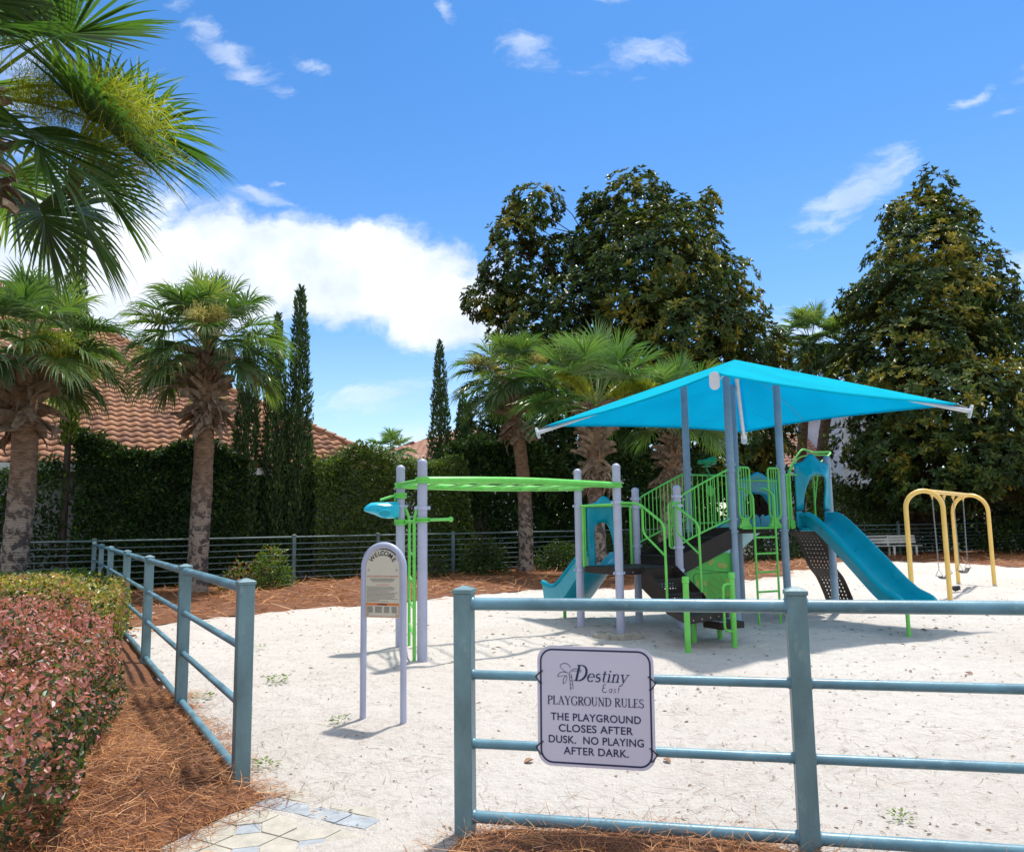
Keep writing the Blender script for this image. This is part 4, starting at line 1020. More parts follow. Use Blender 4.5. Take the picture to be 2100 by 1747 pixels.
def slide(name, path, w_, rim, m=TURQ, lip=.05, label=None, flat=.4):
    """moulded chute: rounded trough with rolled rims, swept along path"""
    path = [np.asarray(p, float) for p in path]; loops = []
    for i, p in enumerate(path):
        d = path[min(i+1, len(path)-1)]-path[max(i-1, 0)]; d = unit(d); S = unit(np.cross(d, UPZ)); Nn = np.cross(S, d)
        r_ = rim[i] if hasattr(rim, '__len__') else rim
        h = w_/2
        inn = [(-h+.015, r_), (-h+.035, r_*.55), (-h+.075, .06), (-h+.15, .012), (0, 0)]
        inn = inn+[(-x, z) for x, z in inn[-2::-1]]
        outl = [(h+.045, r_-.02), (h+.05, r_-lip), (h+.02, r_-lip-.01), (h-.01, -.005), (h-.08, -.045), (0, -.05)]
        outl = outl+[(-x, z) for x, z in outl[-2::-1]]
        top = [(h-.003, r_+.016), (h+.022, r_+.012)]
        loop = inn+top+outl+[(-x, z) for x, z in top[::-1]]
        loops.append([p+S*x+Nn*z for x, z in loop])
    mb = MB(); mb.loft(loops); o = mb.build(name, m, play, True, 50)
    if label: o['label'] = label
    return o
def curve(pts, n=8):
    """smooth path through points"""
    pts = [np.asarray(p, float) for p in pts]; q = [2*pts[0]-pts[1]]+pts+[2*pts[-1]-pts[-2]]; o = []
    for i in range(1, len(q)-2):
        for k in range(n):
            t = k/n; a, b, c, d = q[i-1:i+3]
            o.append(.5*((2*b)+(-a+c)*t+(2*a-5*b+4*c-d)*t*t+(-a+3*b-3*c+d)*t**3))
    return o+[pts[-1]]
# low slide, off the far side of the low deck
s0 = pg(.46, 1.02, 0)
slide('slide', curve([s0+PV*y+V3(0, 0, z) for y, z in ((.0, LOW), (.20, .93), (.52, .66), (.92, .34), (1.22, .23), (1.48, .21))]), .62, [.20]*8+list(np.linspace(.22, .36, 25))+list(np.linspace(.37, .42, 8)))
hood(pg(.46, 1.03, LOW+.02), PU, PV, .335, .19, .66, .96, .13, .10)
for x in (-.28, .28):
    mb = MB(); mb.box(s0+PU*x+V3(0, 0, LOW+.14), (.11, .05, .30), PU, PV, bev=.01); mb.build('slide_cheek', TURQ, play)
gtube('slide_leg', [s0+PV*1.30+V3(0, 0, .17), s0+PV*1.30+V3(0, 0, -.2)], .030)
# big slide, off the near side of the upper deck
b0, b1 = V3(5.17, 13.66, 0), V3(5.72, 11.36, 0); bd = unit(b1-b0); BL = np.linalg.norm(b1-b0); bx = unit(np.cross(bd, UPZ))
slide('slide', curve([b0+bd*BL*t+V3(0, 0, z) for t, z in ((0, UPP+.0), (.10, UPP-.02), (.22, 1.36), (.5, .90), (.74, .50), (.86, .39), (1.0, .37))]),   .52, [.22]*6+[.24]*30+[.235, .23, .225, .22, .215, .21, .205, .20, .19, .18, .165, .15, .12])
gtube('slide_leg', [G(1864, 1300)+V3(0, 0, .36), G(1864, 1300)+V3(0, 0, -.25)], .028)
hood(b0+V3(0, 0, UPP+.28)+bd*.01, -bx, bd, .33, .20, .60, .80, .17, .20)
for s in (-1, 1):
    mb = MB(); mb.box(b0+bx*s*.275+V3(0, 0, UPP+.115), (.105, .06, .29), bx, bd, bev=.012); mb.build('slide_cheek', TURQ, play)
    mb = MB(); mb.box(b0+bx*s*.265+V3(0, 0, UPP+.275), (.06, .04, .05), bx, bd); mb.build('hood_bracket', NAVY, play, False)
mb = MB(); mb.box(b0+bd*.13+V3(0, 0, UPP-.05), (.62, .30, .06), bx, bd, bev=.01); mb.build('slide_base', TURQ, play)
for a, m_ in ((3.10, GREEN), (3.17, GREEN), (3.97, GREEN)):
    gtube('guard_post', [pg(a, 0, 2.40), pg(a, 0, UPP-.04)], .019)
gtube('guard_rail', [P30+V3(0, 0, 2.40), P40+V3(0, 0, 2.40)], .016)
mb = MB(); mb.box(pg(3.17, -.02, UPP+.04), (.10, .03, .14), PU, PV, bev=.012); mb.build('guard_foot', GREEN, play)
# rear slide, off the far side of the upper deck
s1 = pg(3.5, 1.02, 0)
slide('slide', curve([s1+PV*y+V3(0, 0, z) for y, z in ((.0, UPP), (.25, UPP-.02), (.7, 1.26), (1.6, .62), (2.1, .36), (2.5, .32))]), .92, .20)
gtube('slide_leg', [s1+PV*2.2+V3(0, 0, .30), s1+PV*2.2+V3(0, 0, -.2)], .03)
hood(pg(3.5, 1.03, UPP+.02), PU, PV, .52, .34, .58, .85, .13, .12)
gtube('guard_rail', [P31+V3(0, 0, 2.36), P41+V3(0, 0, 2.36)], .016)
mb = MB()
for s in (-1, 1): mb.prism([s1+PU*x+V3(0, 0, UPP+z) for x, z in ((s*.52, 0), (s*.52, .26), (s*.36, .24), (s*.2, .12), (s*.08, .22), (s*.02, .16), (0, 0))], PV*.03)
mb.build('slide_cheek', TURQ, play, True, 30)
# stair between the decks with picket guards
mb = MB(); mb.prism([pg(1.06, -.02, z) if k == 0 else pg(1.94, -.02, z) for k, z in ((0, .84), (1, 1.20), (1, 1.50), (0, 1.14))], PV*.015)
mb.build('stair_stringer', BROWN, play, False)
mb = MB(); mb.prism([pg(1.06, .99, z) if k == 0 else pg(1.94, .99, z) for k, z in ((0, .84), (1, 1.20), (1, 1.50), (0, 1.14))], PV*.015); mb.build('stair_stringer', BROWN, play, False)
for k in range(3):
    z = LOW+.14*(k+1); a0 = 1.0+.30*k
    mb = MB(); mb.box(pg(a0+.20, .5, z-.015), (.36*MU, .96*MV, .03), PU, PV); mb.box(pg(a0+.035, .5, z-.08), (.014, .96*MV, .13), PU, PV); mb.build('tread', BROWN, play, False)
mb = MB(); mb.box(pg(1.98, .5, UPP-.13), (.014, .96*MV, .12), PU, PV); mb.build('riser', BROWN, play, False)
def picket_panel(b, nb=11):
    f = lambda a, top: (2.02 if top else 1.27)+((.44 if top else .36)*((a-1.06)/.88)**.92 if a > 1.06 else 0)
    for top in (1, 0):
        pts = [pg(a, b, f(a, top)+(.0 if top else .03)) for a in np.linspace(1.06, 1.94, 10)]
        gtube('guard_rail', pts, .0165, rad=.02)
    for k in range(nb+1):
        a = 1.10+.80*k/nb; gtube('baluster', [pg(a, b, f(a, 1)), pg(a, b, f(a, 0)+.03)], .0085, n=8)
picket_panel(0); picket_panel(1)
gtube('guard_rail', [pg(1.0, 0.02, 1.90), pg(.86, .02, 1.90), pg(.86, .02, 1.24), pg(.97, .02, 1.22)], .016, rad=.04)
for a in (.90, .94): gtube('baluster', [pg(a, .02, 1.88), pg(a, .02, 1.26)], .0085, n=8)
# rear guard with telescope
for z in (2.44, UPP+.08): gtube('guard_rail', [P21+V3(0, 0, z), P31+V3(0, 0, z)], .0165)
for k in range(9):
    a = 2.10+.80*k/8; gtube('baluster', [pg(a, 1, 2.44), pg(a, 1, UPP+.08)], .0085, n=8)
tp_ = pg(2.42, .98, 2.44)
mb = MB(); mb.tube(fillet([tp_-V3(0, 0, .1), tp_+V3(0, 0, .06), tp_-PU*.05+V3(0, 0, .10), tp_-PU*.05+V3(0, 0, .17)], .03), .013, 8); mb.lathe(tp_-PU*.05+V3(0, 0, .145), [(.01, 0), (.085, .004), (.085, .016), (.01, .02)], 16); tel = mb.build('telescope', DKGREEN, play)
mb = MB(); ax = unit(PU+V3(0, 0, .10)); mb.lathe(tp_-PU*.05+V3(0, 0, .24)-ax*.17, [(.04, 0), (.04, .02), (.018, .03), (.018, .05), (.042, .06), (.042, .17), (.056, .18), (.056, .25), (.068, .26), (.070, .36), (.05, .362)], 14, axis=ax); mb.box(tp_-PU*.05+V3(0, 0, .185), (.07, .06, .05), PU, PV, bev=.008); mb.build('barrel', DKGREEN, tel, True, 40)
mb = MB(); mb.lathe(pg(2.42, .97, 2.16), [(.002, -.01), (.085, -.008), (.10, 0), (.085, .012), (.002, .014)], 18, axis=-PV); mb.build('play_disc', GREEN, play)
# ladder opening between the two front posts of the upper deck
l1, l2 = G(1557, 1278), G(1601, 1274.5); lx = unit(l2-l1); ln = V3(lx[1], -lx[0], 0)
for p, s in ((l1, 1), (l2, 1)):
    top = p+V3(0, 0, 2.12)-ln*(-.02)
    gtube('ladder_rail', [p+V3(0, 0, -.2), p+V3(0, 0, 2.06), p-lx*.06-ln*.16+V3(0, 0, 2.16), p-lx*.075-ln*.22+V3(0, 0, 2.16)], .0185, rad=.10)
for z in (.20, .49, .80, 1.10, 1.36): gtube('ladder_rung', [l1+V3(0, 0, z), l2+V3(0, 0, z)], .0165)
def loop_guard(a, w_):
    z0, z1 = UPP+.14, 2.50; c = lambda x, z: pg(a, -.04, z)+PU*x
    out = fillet([c(0, z1), c(w_, z1), c(w_, z0), c(-w_, z0), c(-w_, z1), c(0, z1)], .10, 6)[:-1]
    g = gtube('loop_guard', out, .017, rad=.0, closed=True)
    for x in (-.33, .0, .33): gtube('baluster', [c(x*w_*1.3, z1), c(x*w_*1.3, z0)], .009, n=8, parent=g)
    mb = MB(); mb.prism([c(x, z) for x, z in ((-.13, UPP-.01), (-.13, UPP+.03), (-.085, UPP+.08), (-.075, UPP+.15), (.075, UPP+.15), (.085, UPP+.08), (.13, UPP+.03), (.13, UPP-.01))], PV*.04); mb.build('guard_foot', GREEN, g, True, 30)
loop_guard(2.21, .125); loop_guard(2.80, .125)
mb = MB(); mb.box(pg(2.5, -.05, UPP-.01), (.86, .05, .035), PU, PV, bev=.01); mb.build('ladder_plate', GREEN, play)
# activity panel below the stair
o = [(1.14, .22), (1.97, .22), (1.97, 1.12), (1.72, 1.135), (1.55, 1.10), (1.40, 1.03), (1.14, .88)]
mb = MB(); mb.prism([pg(a, .03, z) for a, z in o], PV*.02); pan = mb.build('activity_panel', GREENP, play, False)
def inlay(pts, m=TANINLAY, r=.004, closed=False):
    mb = MB(); mb.tube([pg(1.14+x, .027, z) for x, z in pts], r, 5, closed=closed); mb.build('inlay', m, pan)
inlay([(.12+.70*x, .42+.40*z) for x, z in ((.04, 0), (.0, .1), (0, .9), (.04, 1), (.96, 1), (1, .95), (1, .05), (.96, 0))], BROWN, .004, True)
inlay(arc(.52, .62, .145, .19, 0, 345, 24), closed=True)
for k in range(9): 
    x = .41+.028*k; h = .15*math.sqrt(max(.05, 1-((x-.52)/.14)**2)); inlay([(x+.012*math.sin(j*2.1+k), .62-h+2*h*j/7) for j in range(8)], r=.003)
for i in range(3):
    for j in range(4):
        if (i+j) % 2 == 0:
            for base in (.15, .70):
                mb = MB(); x, z = base+.065*i, .45+.09*j
                if base+.065*i+.055 < .83: mb.prism([pg(1.14+x+u, .027, z+v) for u, v in ((0, 0), (.055, 0), (.055, .08), (0, .08))], -PV*.003); mb.build('inlay', TANINLAY, pan, False)
for cx_, cz_, a_, b_, q in ((.44, .99, .06, .035, .5), (.64, .93, .10, .045, -.2), (.52, .35, .05, .08, 0)):
    e = [(cx_+math.cos(t)*a_*math.cos(q)-math.sin(t)*b_*math.sin(q), cz_+math.cos(t)*a_*math.sin(q)+math.sin(t)*b_*math.cos(q)) for t in np.linspace(0, 2*PI, 16, endpoint=False)]
    mb = MB(); mb.prism([pg(1.14+x, .027, z) for x, z in e], -PV*.004); mb.build('inlay', TANINLAY, pan, False)
inlay([(.06, .93), (.3, .87), (.55, .84), (.78, .80)], BROWN, .003)
# perforated wave climber at the end of the upper deck
mb = MB(); cp_ = curve([pg(4.02, .62, UPP-.02), pg(4.22, .62, 1.22), pg(4.42, .62, .78), pg(4.60, .62, .55), pg(4.78, .62, .16), pg(4.86, .62, -.12)], 6); nn = len(cp_)-1
def cl(u, v):
    i = min(int(u), nn-1); t = u-i; p = cp_[i]*(1-t)+cp_[i+1]*t; return p+PV*((v/8-.5)*.62)
perf_plate(mb, cl, nn, 8, .27, solid=lambda i, j: j in (0, 7)); thick(mb.build('wave_climber', BROWN, play, False), .02)
# arched hand hold over it
h0, h1 = pg(4.0, .30, 0), pg(4.0, .86, 0)
gtube('arch_handle', [h1+V3(0, 0, UPP), h1+V3(0, 0, 2.48), h1+PU*.30+V3(0, 0, 2.86), h1+PU*.46+V3(0, 0, 2.98), h1+PU*.62-PV*.05+V3(0, 0, 2.90), h0+PU*.55+V3(0, 0, 2.86), h0+PU*.15+V3(0, 0, 2.62), h0+V3(0, 0, 2.46), h0+V3(0, 0, UPP)], .017, rad=.12)
gtube('arch_handle', [h1+V3(0, 0, 1.9), h1+V3(0, 0, 2.44), h1+PU*.32+V3(0, 0, 2.81), h1+PU*.58-PV*.05+V3(0, 0, 2.85), h0+PU*.5+V3(0, 0, 2.80), h0+PU*.15+V3(0, 0, 2.56), h0+V3(0, 0, 1.9)], .012, rad=.12)
# overhead ladder
OZ = 2.185
r1 = curve([Q1+V3(0, 0, OZ), Q1*.75+P00*.25-PV*.10+V3(0, 0, OZ+.015), Q1*.5+P00*.5-PV*.13+V3(0, 0, OZ+.02), Q1*.25+P00*.75-PV*.08+V3(0, 0, OZ+.01), P00+V3(0, 0, OZ)])
r2 = curve([Q2+V3(0, 0, OZ), Q2*.75+P01*.25+PV*.05+V3(0, 0, OZ-.01), Q2*.5+P01*.5+PV*.06+V3(0, 0, OZ-.015), Q2*.25+P01*.75+PV*.03+V3(0, 0, OZ-.01), P01+V3(0, 0, OZ)])
mb = MB(); mb.tube(r1, .036, 12); mb.tube(r2, .036, 12); ov = mb.build('overhead_ladder', GREEN, play) if False else None
mb = MB(); mb.tube(r1, .046, 12); mb.build('overhead_rail', GREEN, play)
mb = MB(); mb.tube(r2, .044, 12); mb.build('overhead_rail', GREEN, play)
for k in range(1, 9):
    i = int(k/9*(len(r1)-1)); gtube('overhead_rung', [r1[i]-V3(0, 0, .02), r2[i]-V3(0, 0, .02)], .016)
gtube('overhead_rail', [Q1+V3(0, 0, OZ), Q1*.5+Q2*.5-PU*.10+V3(0, 0, OZ-.01), Q2+V3(0, 0, OZ)], .03, rad=.2)
def ring(p, z, h=.075, m=GREEN):
    mb = MB(); mb.lathe(p+V3(0, 0, z), [(.063, -h/2), (.088, -h/2), (.090, -h/2+.016), (.078, -.006), (.078, .006), (.090, h/2-.016), (.088, h/2), (.063, h/2)], 20); mb.build('collar', m, play, True, 30)
for p in (Q1, Q2, P00, P01): ring(p, OZ)
ring(Q2, 2.045); ring(Q2, 1.68); ring(Q1, 1.70, .055)
# vertical climbing poles with rungs between the two far posts
qd = unit(Q2-Q1)
ra, rb = Q1-PU*.10+qd*.02, Q2+PU*.12-qd*.05
for p, q in ((ra, Q1), (rb, Q2)):
    gtube('climbing_pole', [q+V3(0, 0, 1.87), p*.6+q*.4+V3(0, 0, 1.87), p+V3(0, 0, 1.72), p+V3(0, 0, -.2)], .021, rad=.12)
for z in (.30, .62, .94, 1.27): gtube('climbing_rung', [ra+V3(0, 0, z), rb+V3(0, 0, z)], .014)
gtube('chinning_bar', [Q2+PU*.06+V3(0, 0, 1.68), Q1-qd*.06+PU*.09+V3(0, 0, 1.70), Q1+PU*.36-PV*.03+V3(0, 0, 1.705)], .019, rad=.03)
mb = MB(); mb.lathe(Q1+PU*.37-PV*.03+V3(0, 0, 1.705), [(.002, -.032), (.024, -.024), (.032, 0), (.024, .024), (.002, .032)], 12); mb.build('bar_end', GREEN, play)
# moulded ball scoop hung from a bracket
bk = Q2-PU*.08
gtube('scoop_bracket', [Q2+V3(0, 0, 2.045), bk-V3(0, 0, -2.04), bk+V3(0, 0, 1.68), Q2+V3(0, 0, 1.68)], .014, rad=.03)
gtube('scoop_bracket', [Q2-PU*.05+V3(0, 0, 2.06), Q2-PU*.30-PV*.02+V3(0, 0, 1.985)], .018)
mb = MB(); L = []
for t, ry, z0, z1 in ((0, .15, 1.735, 1.965), (.12, .17, 1.73, 1.96), (.25, .16, 1.745, 1.955), (.34, .15, 1.78, 1.955), (.42, .12, 1.80, 1.95), (.48, .09, 1.815, 1.925), (.53, .05, 1.83, 1.89), (.555, .012, 1.845, 1.86)):
    c = Q2-PU*(.07+t*.82); L.append([c+PV*ry*math.cos(q)*(1 if abs(math.cos(q)) < .95 else .98)+V3(0, 0, (z0+z1)/2+(z1-z0)/2*math.copysign(abs(math.sin(q))**.6, math.sin(q))) for q in np.linspace(0, 2*PI, 18, endpoint=False)])
mb.loft(L); sc = mb.build('ball_scoop', CYAN, play)
mb = MB(); cc = Q2-PU*.28-PV*.165+V3(0, 0, 1.80); mb.tube([cc+PU*.075*math.cos(q)+V3(0, 0, .045*math.sin(q))+PV*.012*math.cos(2*q) for q in np.linspace(0, 2*PI, 20, endpoint=False)], .013, 8, closed=True); mb.build('hole_rim', CYAN, sc)
mb = MB(); mb.lathe(cc+PV*.0, [(.001, 0), (.062, 0), (.062, .012), (.001, .012)], 16, axis=-PV); mb.build('hole', TURQ, sc)

# canopy: hipped shade cloth on four arms
CF, CR_, CB, CL_ = V3(2.55, 9.70, 3.47), at(1968, 832, 12.75), V3(4.86, 16.45, 3.47), at(1118, 873, 14.9)
for c in (CR_, CL_): c[2] = 3.47
CC = (CF+CR_+CB+CL_)/4; CP = V3(CC[0], CC[1], 4.44)
CP = at(1507, 738, CC[1]); 
corners = [CF, CR_, CB, CL_]
mb = MB(); NS = 14
for k in range(4):
    a, b = corners[k], corners[(k+1) % 4]; mid_ = (a+b)/2; inward = unit(V3(*(CC-mid_)[:2], 0))
    grid = []
    for i in range(NS+1):                      # from the peak to the edge
        s = i/NS; row = []
        for j in range(NS+1):
            t = j/NS
            pa, pb = CP+(a-CP)*s, CP+(b-CP)*s; q = pa*(1-t)+pb*t
            sag = 4*t*(1-t)
            q = q+inward*((.22 if k in (0, 3) else .45)*sag*s**2.2)+V3(0, 0, -.05*sag*s*(1-s)*2)
            row.append(q)
        grid.append(row)
    vs_ = [p for r_ in grid for p in r_]; n = NS+1
    mb.add(vs_, [(i*n+j, i*n+j+1, (i+1)*n+j+1, (i+1)*n+j) for i in range(NS) for j in range(NS)])
canopy = mb.build('canopy', FABRIC, play, True, 25); thick(canopy, .006)
hub = V3(CP[0], CP[1], CP[2]-.10)
for k, c in enumerate(corners):
    d = unit(c-CP); q = [P20, P30, P31, P21][k]
    dh = unit(V3(d[0], d[1], 0)); e0, e1 = CP+d*.25-V3(0, 0, .085), c+d*.16-V3(0, 0, .085)
    mb = MB(); mb.tube([e0, e1], .038, 16); arm = mb.build('canopy_arm', WHITEP, canopy, True, 40)
    mb = MB(); N2 = np.cross(d, np.cross(UPZ, d)); N2 = unit(N2)
    S2 = unit(np.cross(d, N2)); o = [e1+d*.012+S2*x+N2*y for x, y in [(.062*math.cos(t), (.10 if 0 < t < PI else -.03)*0+.062*math.sin(t)+(.05 if math.sin(t) > 0 else -.05)) for t in np.linspace(0, 2*PI, 24, endpoint=False)]]
    mb.prism(o, -d*.024); mb.build('end_cap', WHITEP, arm, True, 30)
    mb = MB(); mb.tube([c+d*.12-V3(0, 0, .03), c-d*.10+V3(0, 0, .0)], .008, 6); mb.build('tension_cable', CHAIN, arm)
for k in range(4):
    a, b = corners[k], corners[(k+1) % 4]; inward = unit(V3(*(CC-(a+b)/2)[:2], 0))
    pts = [a*(1-t)+b*t+inward*((.22 if k in (0, 3) else .45)*4*t*(1-t))-V3(0, 0, .004) for t in np.linspace(.02, .98, 24)]
    mb = MB(); mb.tube(pts, .014, 8); mb.build('hem', FABRIC, canopy)

mb = MB(); a, b = corners[1], corners[2]; inw = unit(V3(*(CC-(a+b)/2)[:2], 0))
mb.tube([CP*(1-s)+(a*.42+b*.58)*s+inw*(.45*.97*s**2.2)-V3(0, 0, .012+.05*s*(1-s)*2) for s in np.linspace(.18, .99, 14)], .006, 6); mb.build('seam', TURQ, canopy)
# ================================================================== SWINGS
S1, S2_, S3, S4 = G(1863, 1234), G(1940, 1235), G(1958, 1194), G(2030, 1199)
sw = thing('swing_set', 'yellow arched swing frame with two arches and a top beam on sand', 'swing set', (S1+S2_)/2)
STOP = 2.17
def arch(a, b, name='arch'):
    c = (a+b)/2; X = unit(b-a); r = np.linalg.norm(b-a)/2
    pts = [a+V3(0, 0, -.3), a+V3(0, 0, 1.0)]+[c+X*r*math.cos(q)+V3(0, 0, STOP-r+r*math.sin(q)) for q in np.linspace(PI, 0, 22)]+[b+V3(0, 0, 1.0), b+V3(0, 0, -.3)]
    mb = MB(); mb.tube(pts, .047, 16); mb.build(name, YELLOW, sw); return c
sw_b = V3(8.35, 16.35, 0)
def fix(px, Y): p = at(px, 1100, Y); return V3(p[0], p[1], 0)
S1, S2_ = fix(1862, 15.9), fix(1938.5, 15.75); S3, S4 = fix(1958, 19.9), fix(2031, 19.2)
ORG[sw.name] = tuple((S1+S2_)/2); sw.location = ORG[sw.name]
a1, a2 = arch(S1, S2_), arch(S3, S4)
mb = MB(); mb.tube([a1+V3(0, 0, STOP), a2+V3(0, 0, STOP)], .045, 16); mb.build('top_beam', YELLOW, sw)
bdir = unit(a2-a1); bl_ = np.linalg.norm(a2-a1); bside = V3(-bdir[1], bdir[0], 0)
for t in (.16, .40, .60, .84):
    mb = MB(); p = a1+bdir*bl_*t+V3(0, 0, STOP-.06); mb.lathe(p, [(.035, .01), (.035, -.03), (.015, -.05), (.015, -.09), (.002, -.095)], 12); mb.build('hanger', YELLOW, sw)
def swing(t0, t1, label):
    p0, p1 = a1+bdir*bl_*t0, a1+bdir*bl_*t1; s0_, s1_ = p0+bdir*.10, p1-bdir*.10; zs = .42
    t = thing('swing', label, 'swing', (p0+p1)/2+V3(0, 0, zs), 'swings hanging from the yellow frame')
    for p, s in ((p0, s0_), (p1, s1_)):
        mb = MB(); a, b = p+V3(0, 0, STOP-.15), s+V3(0, 0, zs+.16); n = 44
        for k in range(n):
            c = a+(b-a)*(k+.5)/n; d = unit(b-a); X = bdir if k % 2 else bside
            h = np.linalg.norm(b-a)/n*.62
            mb.tube([c+d*h*math.cos(q)+X*.011*math.sin(q) for q in np.linspace(0, 2*PI, 8, endpoint=False)], .0048, 5, closed=True)
        mb.build('chain', CHAIN, t)
        mb = MB(); mb.tube([s+V3(0, 0, zs+.16), s+bside*.07+V3(0, 0, zs+.02), s-bside*.07+V3(0, 0, zs+.02)], .010, 6, closed=True); mb.build('triangle_ring', CHAIN, t)
    mb = MB(); L = []
    for k in range(9):
        q = k/8; c = s0_*(1-q)+s1_*q+V3(0, 0, zs+.02-.09*math.sin(PI*q)); L.append([c+bside*x+V3(0, 0, z) for x, z in ((-.05, 0), (.05, 0), (.05, .012), (-.05, .012))])
    mb.loft(L); mb.build('seat', RUBBER, t, True, 40)
swing(.16, .40, 'nearer black belt swing on steel chains under the yellow frame')
swing(.60, .84, 'farther black belt swing on steel chains near the rear arch')

# ================================================================== BENCH
bc = at(1828, 1120, 34.2); bc[2] = 0
bX = unit(V3(1, .10, 0)); bY = V3(-bX[1], bX[0], 0)
bench = thing('bench', 'white slatted park bench in shade before the back fence', 'bench', bc)
for k, z in enumerate((.60, .72, .84)):
    mb = MB(); mb.box(bc+bY*(.22+.03*k)+V3(0, 0, z), (2.5, .03, .10), bX, bY+V3(0, 0, .0), bev=.006); mb.build('back_slat', BENCHW, bench)
for k in range(4):
    mb = MB(); mb.box(bc+bY*(-.22+.12*k)+V3(0, 0, .45), (2.5, .10, .035), bX, bY, bev=.006); mb.build('seat_slat', BENCHW, bench)
for s in (-1.0, 0, 1.0):
    for y in (-.2, .18):
        mb = MB(); mb.box(bc+bX*s+bY*y+V3(0, 0, .21), (.09, .06, .46), bX, bY, bev=.006); mb.build('leg', BENCHW, bench)
    mb = MB(); mb.box(bc+bX*s+bY*.25+V3(0, 0, .66), (.07, .04, .48), bX, bY, bev=.006); mb.build('back_support', BENCHW, bench)
#PART4
# ================================================================== PALMS
def fan(cl, rng, base, az, el, Lp, R, nseg, droop, tint0, spread=122, sag=.35, wseg=1.0):
    """one costapalmate leaf: curved stalk and a folded fan of drooping segments"""
    base = np.asarray(base, float); K = 7
    d = np.array([math.cos(az)*math.cos(el), math.sin(az)*math.cos(el), math.sin(el)]); p = base.copy(); path = [p.copy()]; ds = [d.copy()]
    for k in range(K):
        d = unit(d+np.array([0, 0, -sag*.16*(k+1)/K*2])); p = p+d*Lp/K; path.append(p.copy()); ds.append(d.copy())
    # stalk
    up = np.array([0, 0, 1.0])
    loops = []
    for k, (q, dd) in enumerate(zip(path, ds)):
        s = unit(np.cross(dd, up)+1e-6); n = np.cross(s, dd); w_ = (.030-.017*k/K)*R/.9
        loops.append(np.array([q+s*w_, q+n*w_*.55, q-s*w_, q-n*w_*.5]))
    v = np.concatenate(loops); f = np.array([[k*4+j, k*4+(j+1) % 4, (k+1)*4+(j+1) % 4, (k+1)*4+j] for k in range(K) for j in range(4)])
    cl.add(v, f, .93)
    # blade
    H, dH = path[-1], ds[-1]; s = unit(np.cross(dH, up)+1e-6); nrm_ = np.cross(s, dH)
    fr = np.linspace(-1, 1, nseg)+rng.normal(0, .25/nseg, nseg); a = np.radians(fr*spread)
    cl_ = .30*R*(1-np.abs(fr))**1.1                               # place along the costa
    dc = dH[None, :]+np.array([0, 0, -.9])*(cl_/R)[:, None]
    P = H+nrm(dc)*cl_[:, None]
    D = nrm(np.cos(a)[:, None]*nrm(dc)+np.sin(a)[:, None]*s+(np.abs(np.sin(a))*.38)[:, None]*nrm_+rng.normal(0, .03, (nseg, 3)))
    L = R*(.72+.36*np.cos(a*.75))*rng.uniform(.88, 1.08, nseg)*(1-.35*(1-np.abs(fr))**2*.6)
    Nn = nrm(nrm_+rng.normal(0, .1, (nseg, 3))); T = [0, .2, .42, .62, .8, .93, 1.0]; Wp = [.30, .78, 1.0, .80, .48, .2, .03]
    w0 = R*.42*math.radians(spread)*2/nseg*1.28*wseg
    rows_ = []; q = P.copy(); g = np.array([0, 0, -1.0]); dr = droop*rng.uniform(.6, 1.5, nseg)
    for k, t in enumerate(T):
        if k:
            D = nrm(D+g*(dr*(t**1.6)*.62)[:, None]); q = q+D*(L*(T[k]-T[k-1]))[:, None]
        S = nrm(np.cross(D, Nn)); N2 = np.cross(S, D); ww = w0*Wp[k]*.5
        rows_ += [q-S*ww, q-N2*ww*.75, q+S*ww]
    v = np.stack(rows_, 1); m = len(T)*3; b = np.arange(nseg)[:, None]*m
    f = np.concatenate([b+np.array([[3*k+j, 3*k+j+1, 3*k+j+4, 3*k+j+3]]) for k in range(len(T)-1) for j in (0, 1)], 1).reshape(-1, 4)
    tt = np.clip(tint0+rng.normal(0, .10, nseg), 0, 1); cl.add(v.reshape(-1, 3), f, np.repeat(tt, (len(T)-1)*2))
def sprays(rng, base, az, el, L, n, thick_=.004, splay=.55):
    """flower stalk: a bent stem with many thread-like branchlets"""
    cl = Cloud(); base = np.asarray(base, float); d = np.array([math.cos(az)*math.cos(el), math.sin(az)*math.cos(el), math.sin(el)]); pts = [base]; ds = [d]
    for k in range(10):
        d = unit(d+np.array([0, 0, -.10*(k/6)])); pts.append(pts[-1]+d*L/10); ds.append(d)
    pts = np.array(pts); ds = np.array(ds)
    i = rng.randint(3, 11, n); P = pts[i]+rng.normal(0, .055*L, (n, 3))*np.array([1, 1, .8]); D = nrm(ds[i]*.55+rdir(rng, n)*splay+np.array([0, 0, -.12]))
    v, f, s = strands(P, D, L*rng.uniform(.06, .17, n), np.full(n, thick_), .35, rng=rng); cl.add(v, f, np.repeat(rng.rand(n), s))
    P2 = P+D*(L*rng.uniform(.04, .14, n))[:, None]; D2 = nrm(D*.6+rdir(rng, n)*.9)
    v, f, s = strands(P2, D2, L*rng.uniform(.03, .08, n), np.full(n, thick_), .3, rng=rng); cl.add(v, f, np.repeat(rng.rand(n), s))
    v, f, s = strands(pts[:-1], np.diff(pts, axis=0), np.full(10, L/9), np.full(10, .022), .02, rng=rng); cl.add(v, f, np.repeat(np.full(10, .5), s))
    return cl
BLOS = leaf_mat('palm_blossom_green', [(0.0, (0.22, 0.27, 0.02)), (1.0, (0.55, 0.56, 0.08))], .4, .6, tboost=(1.3, 1.3, .5))
BLOSP = leaf_mat('palm_blossom_pale', [(0.0, (0.50, 0.43, 0.15)), (1.0, (0.78, 0.70, 0.33))], .35, .6, tboost=(1.2, 1.2, .6))
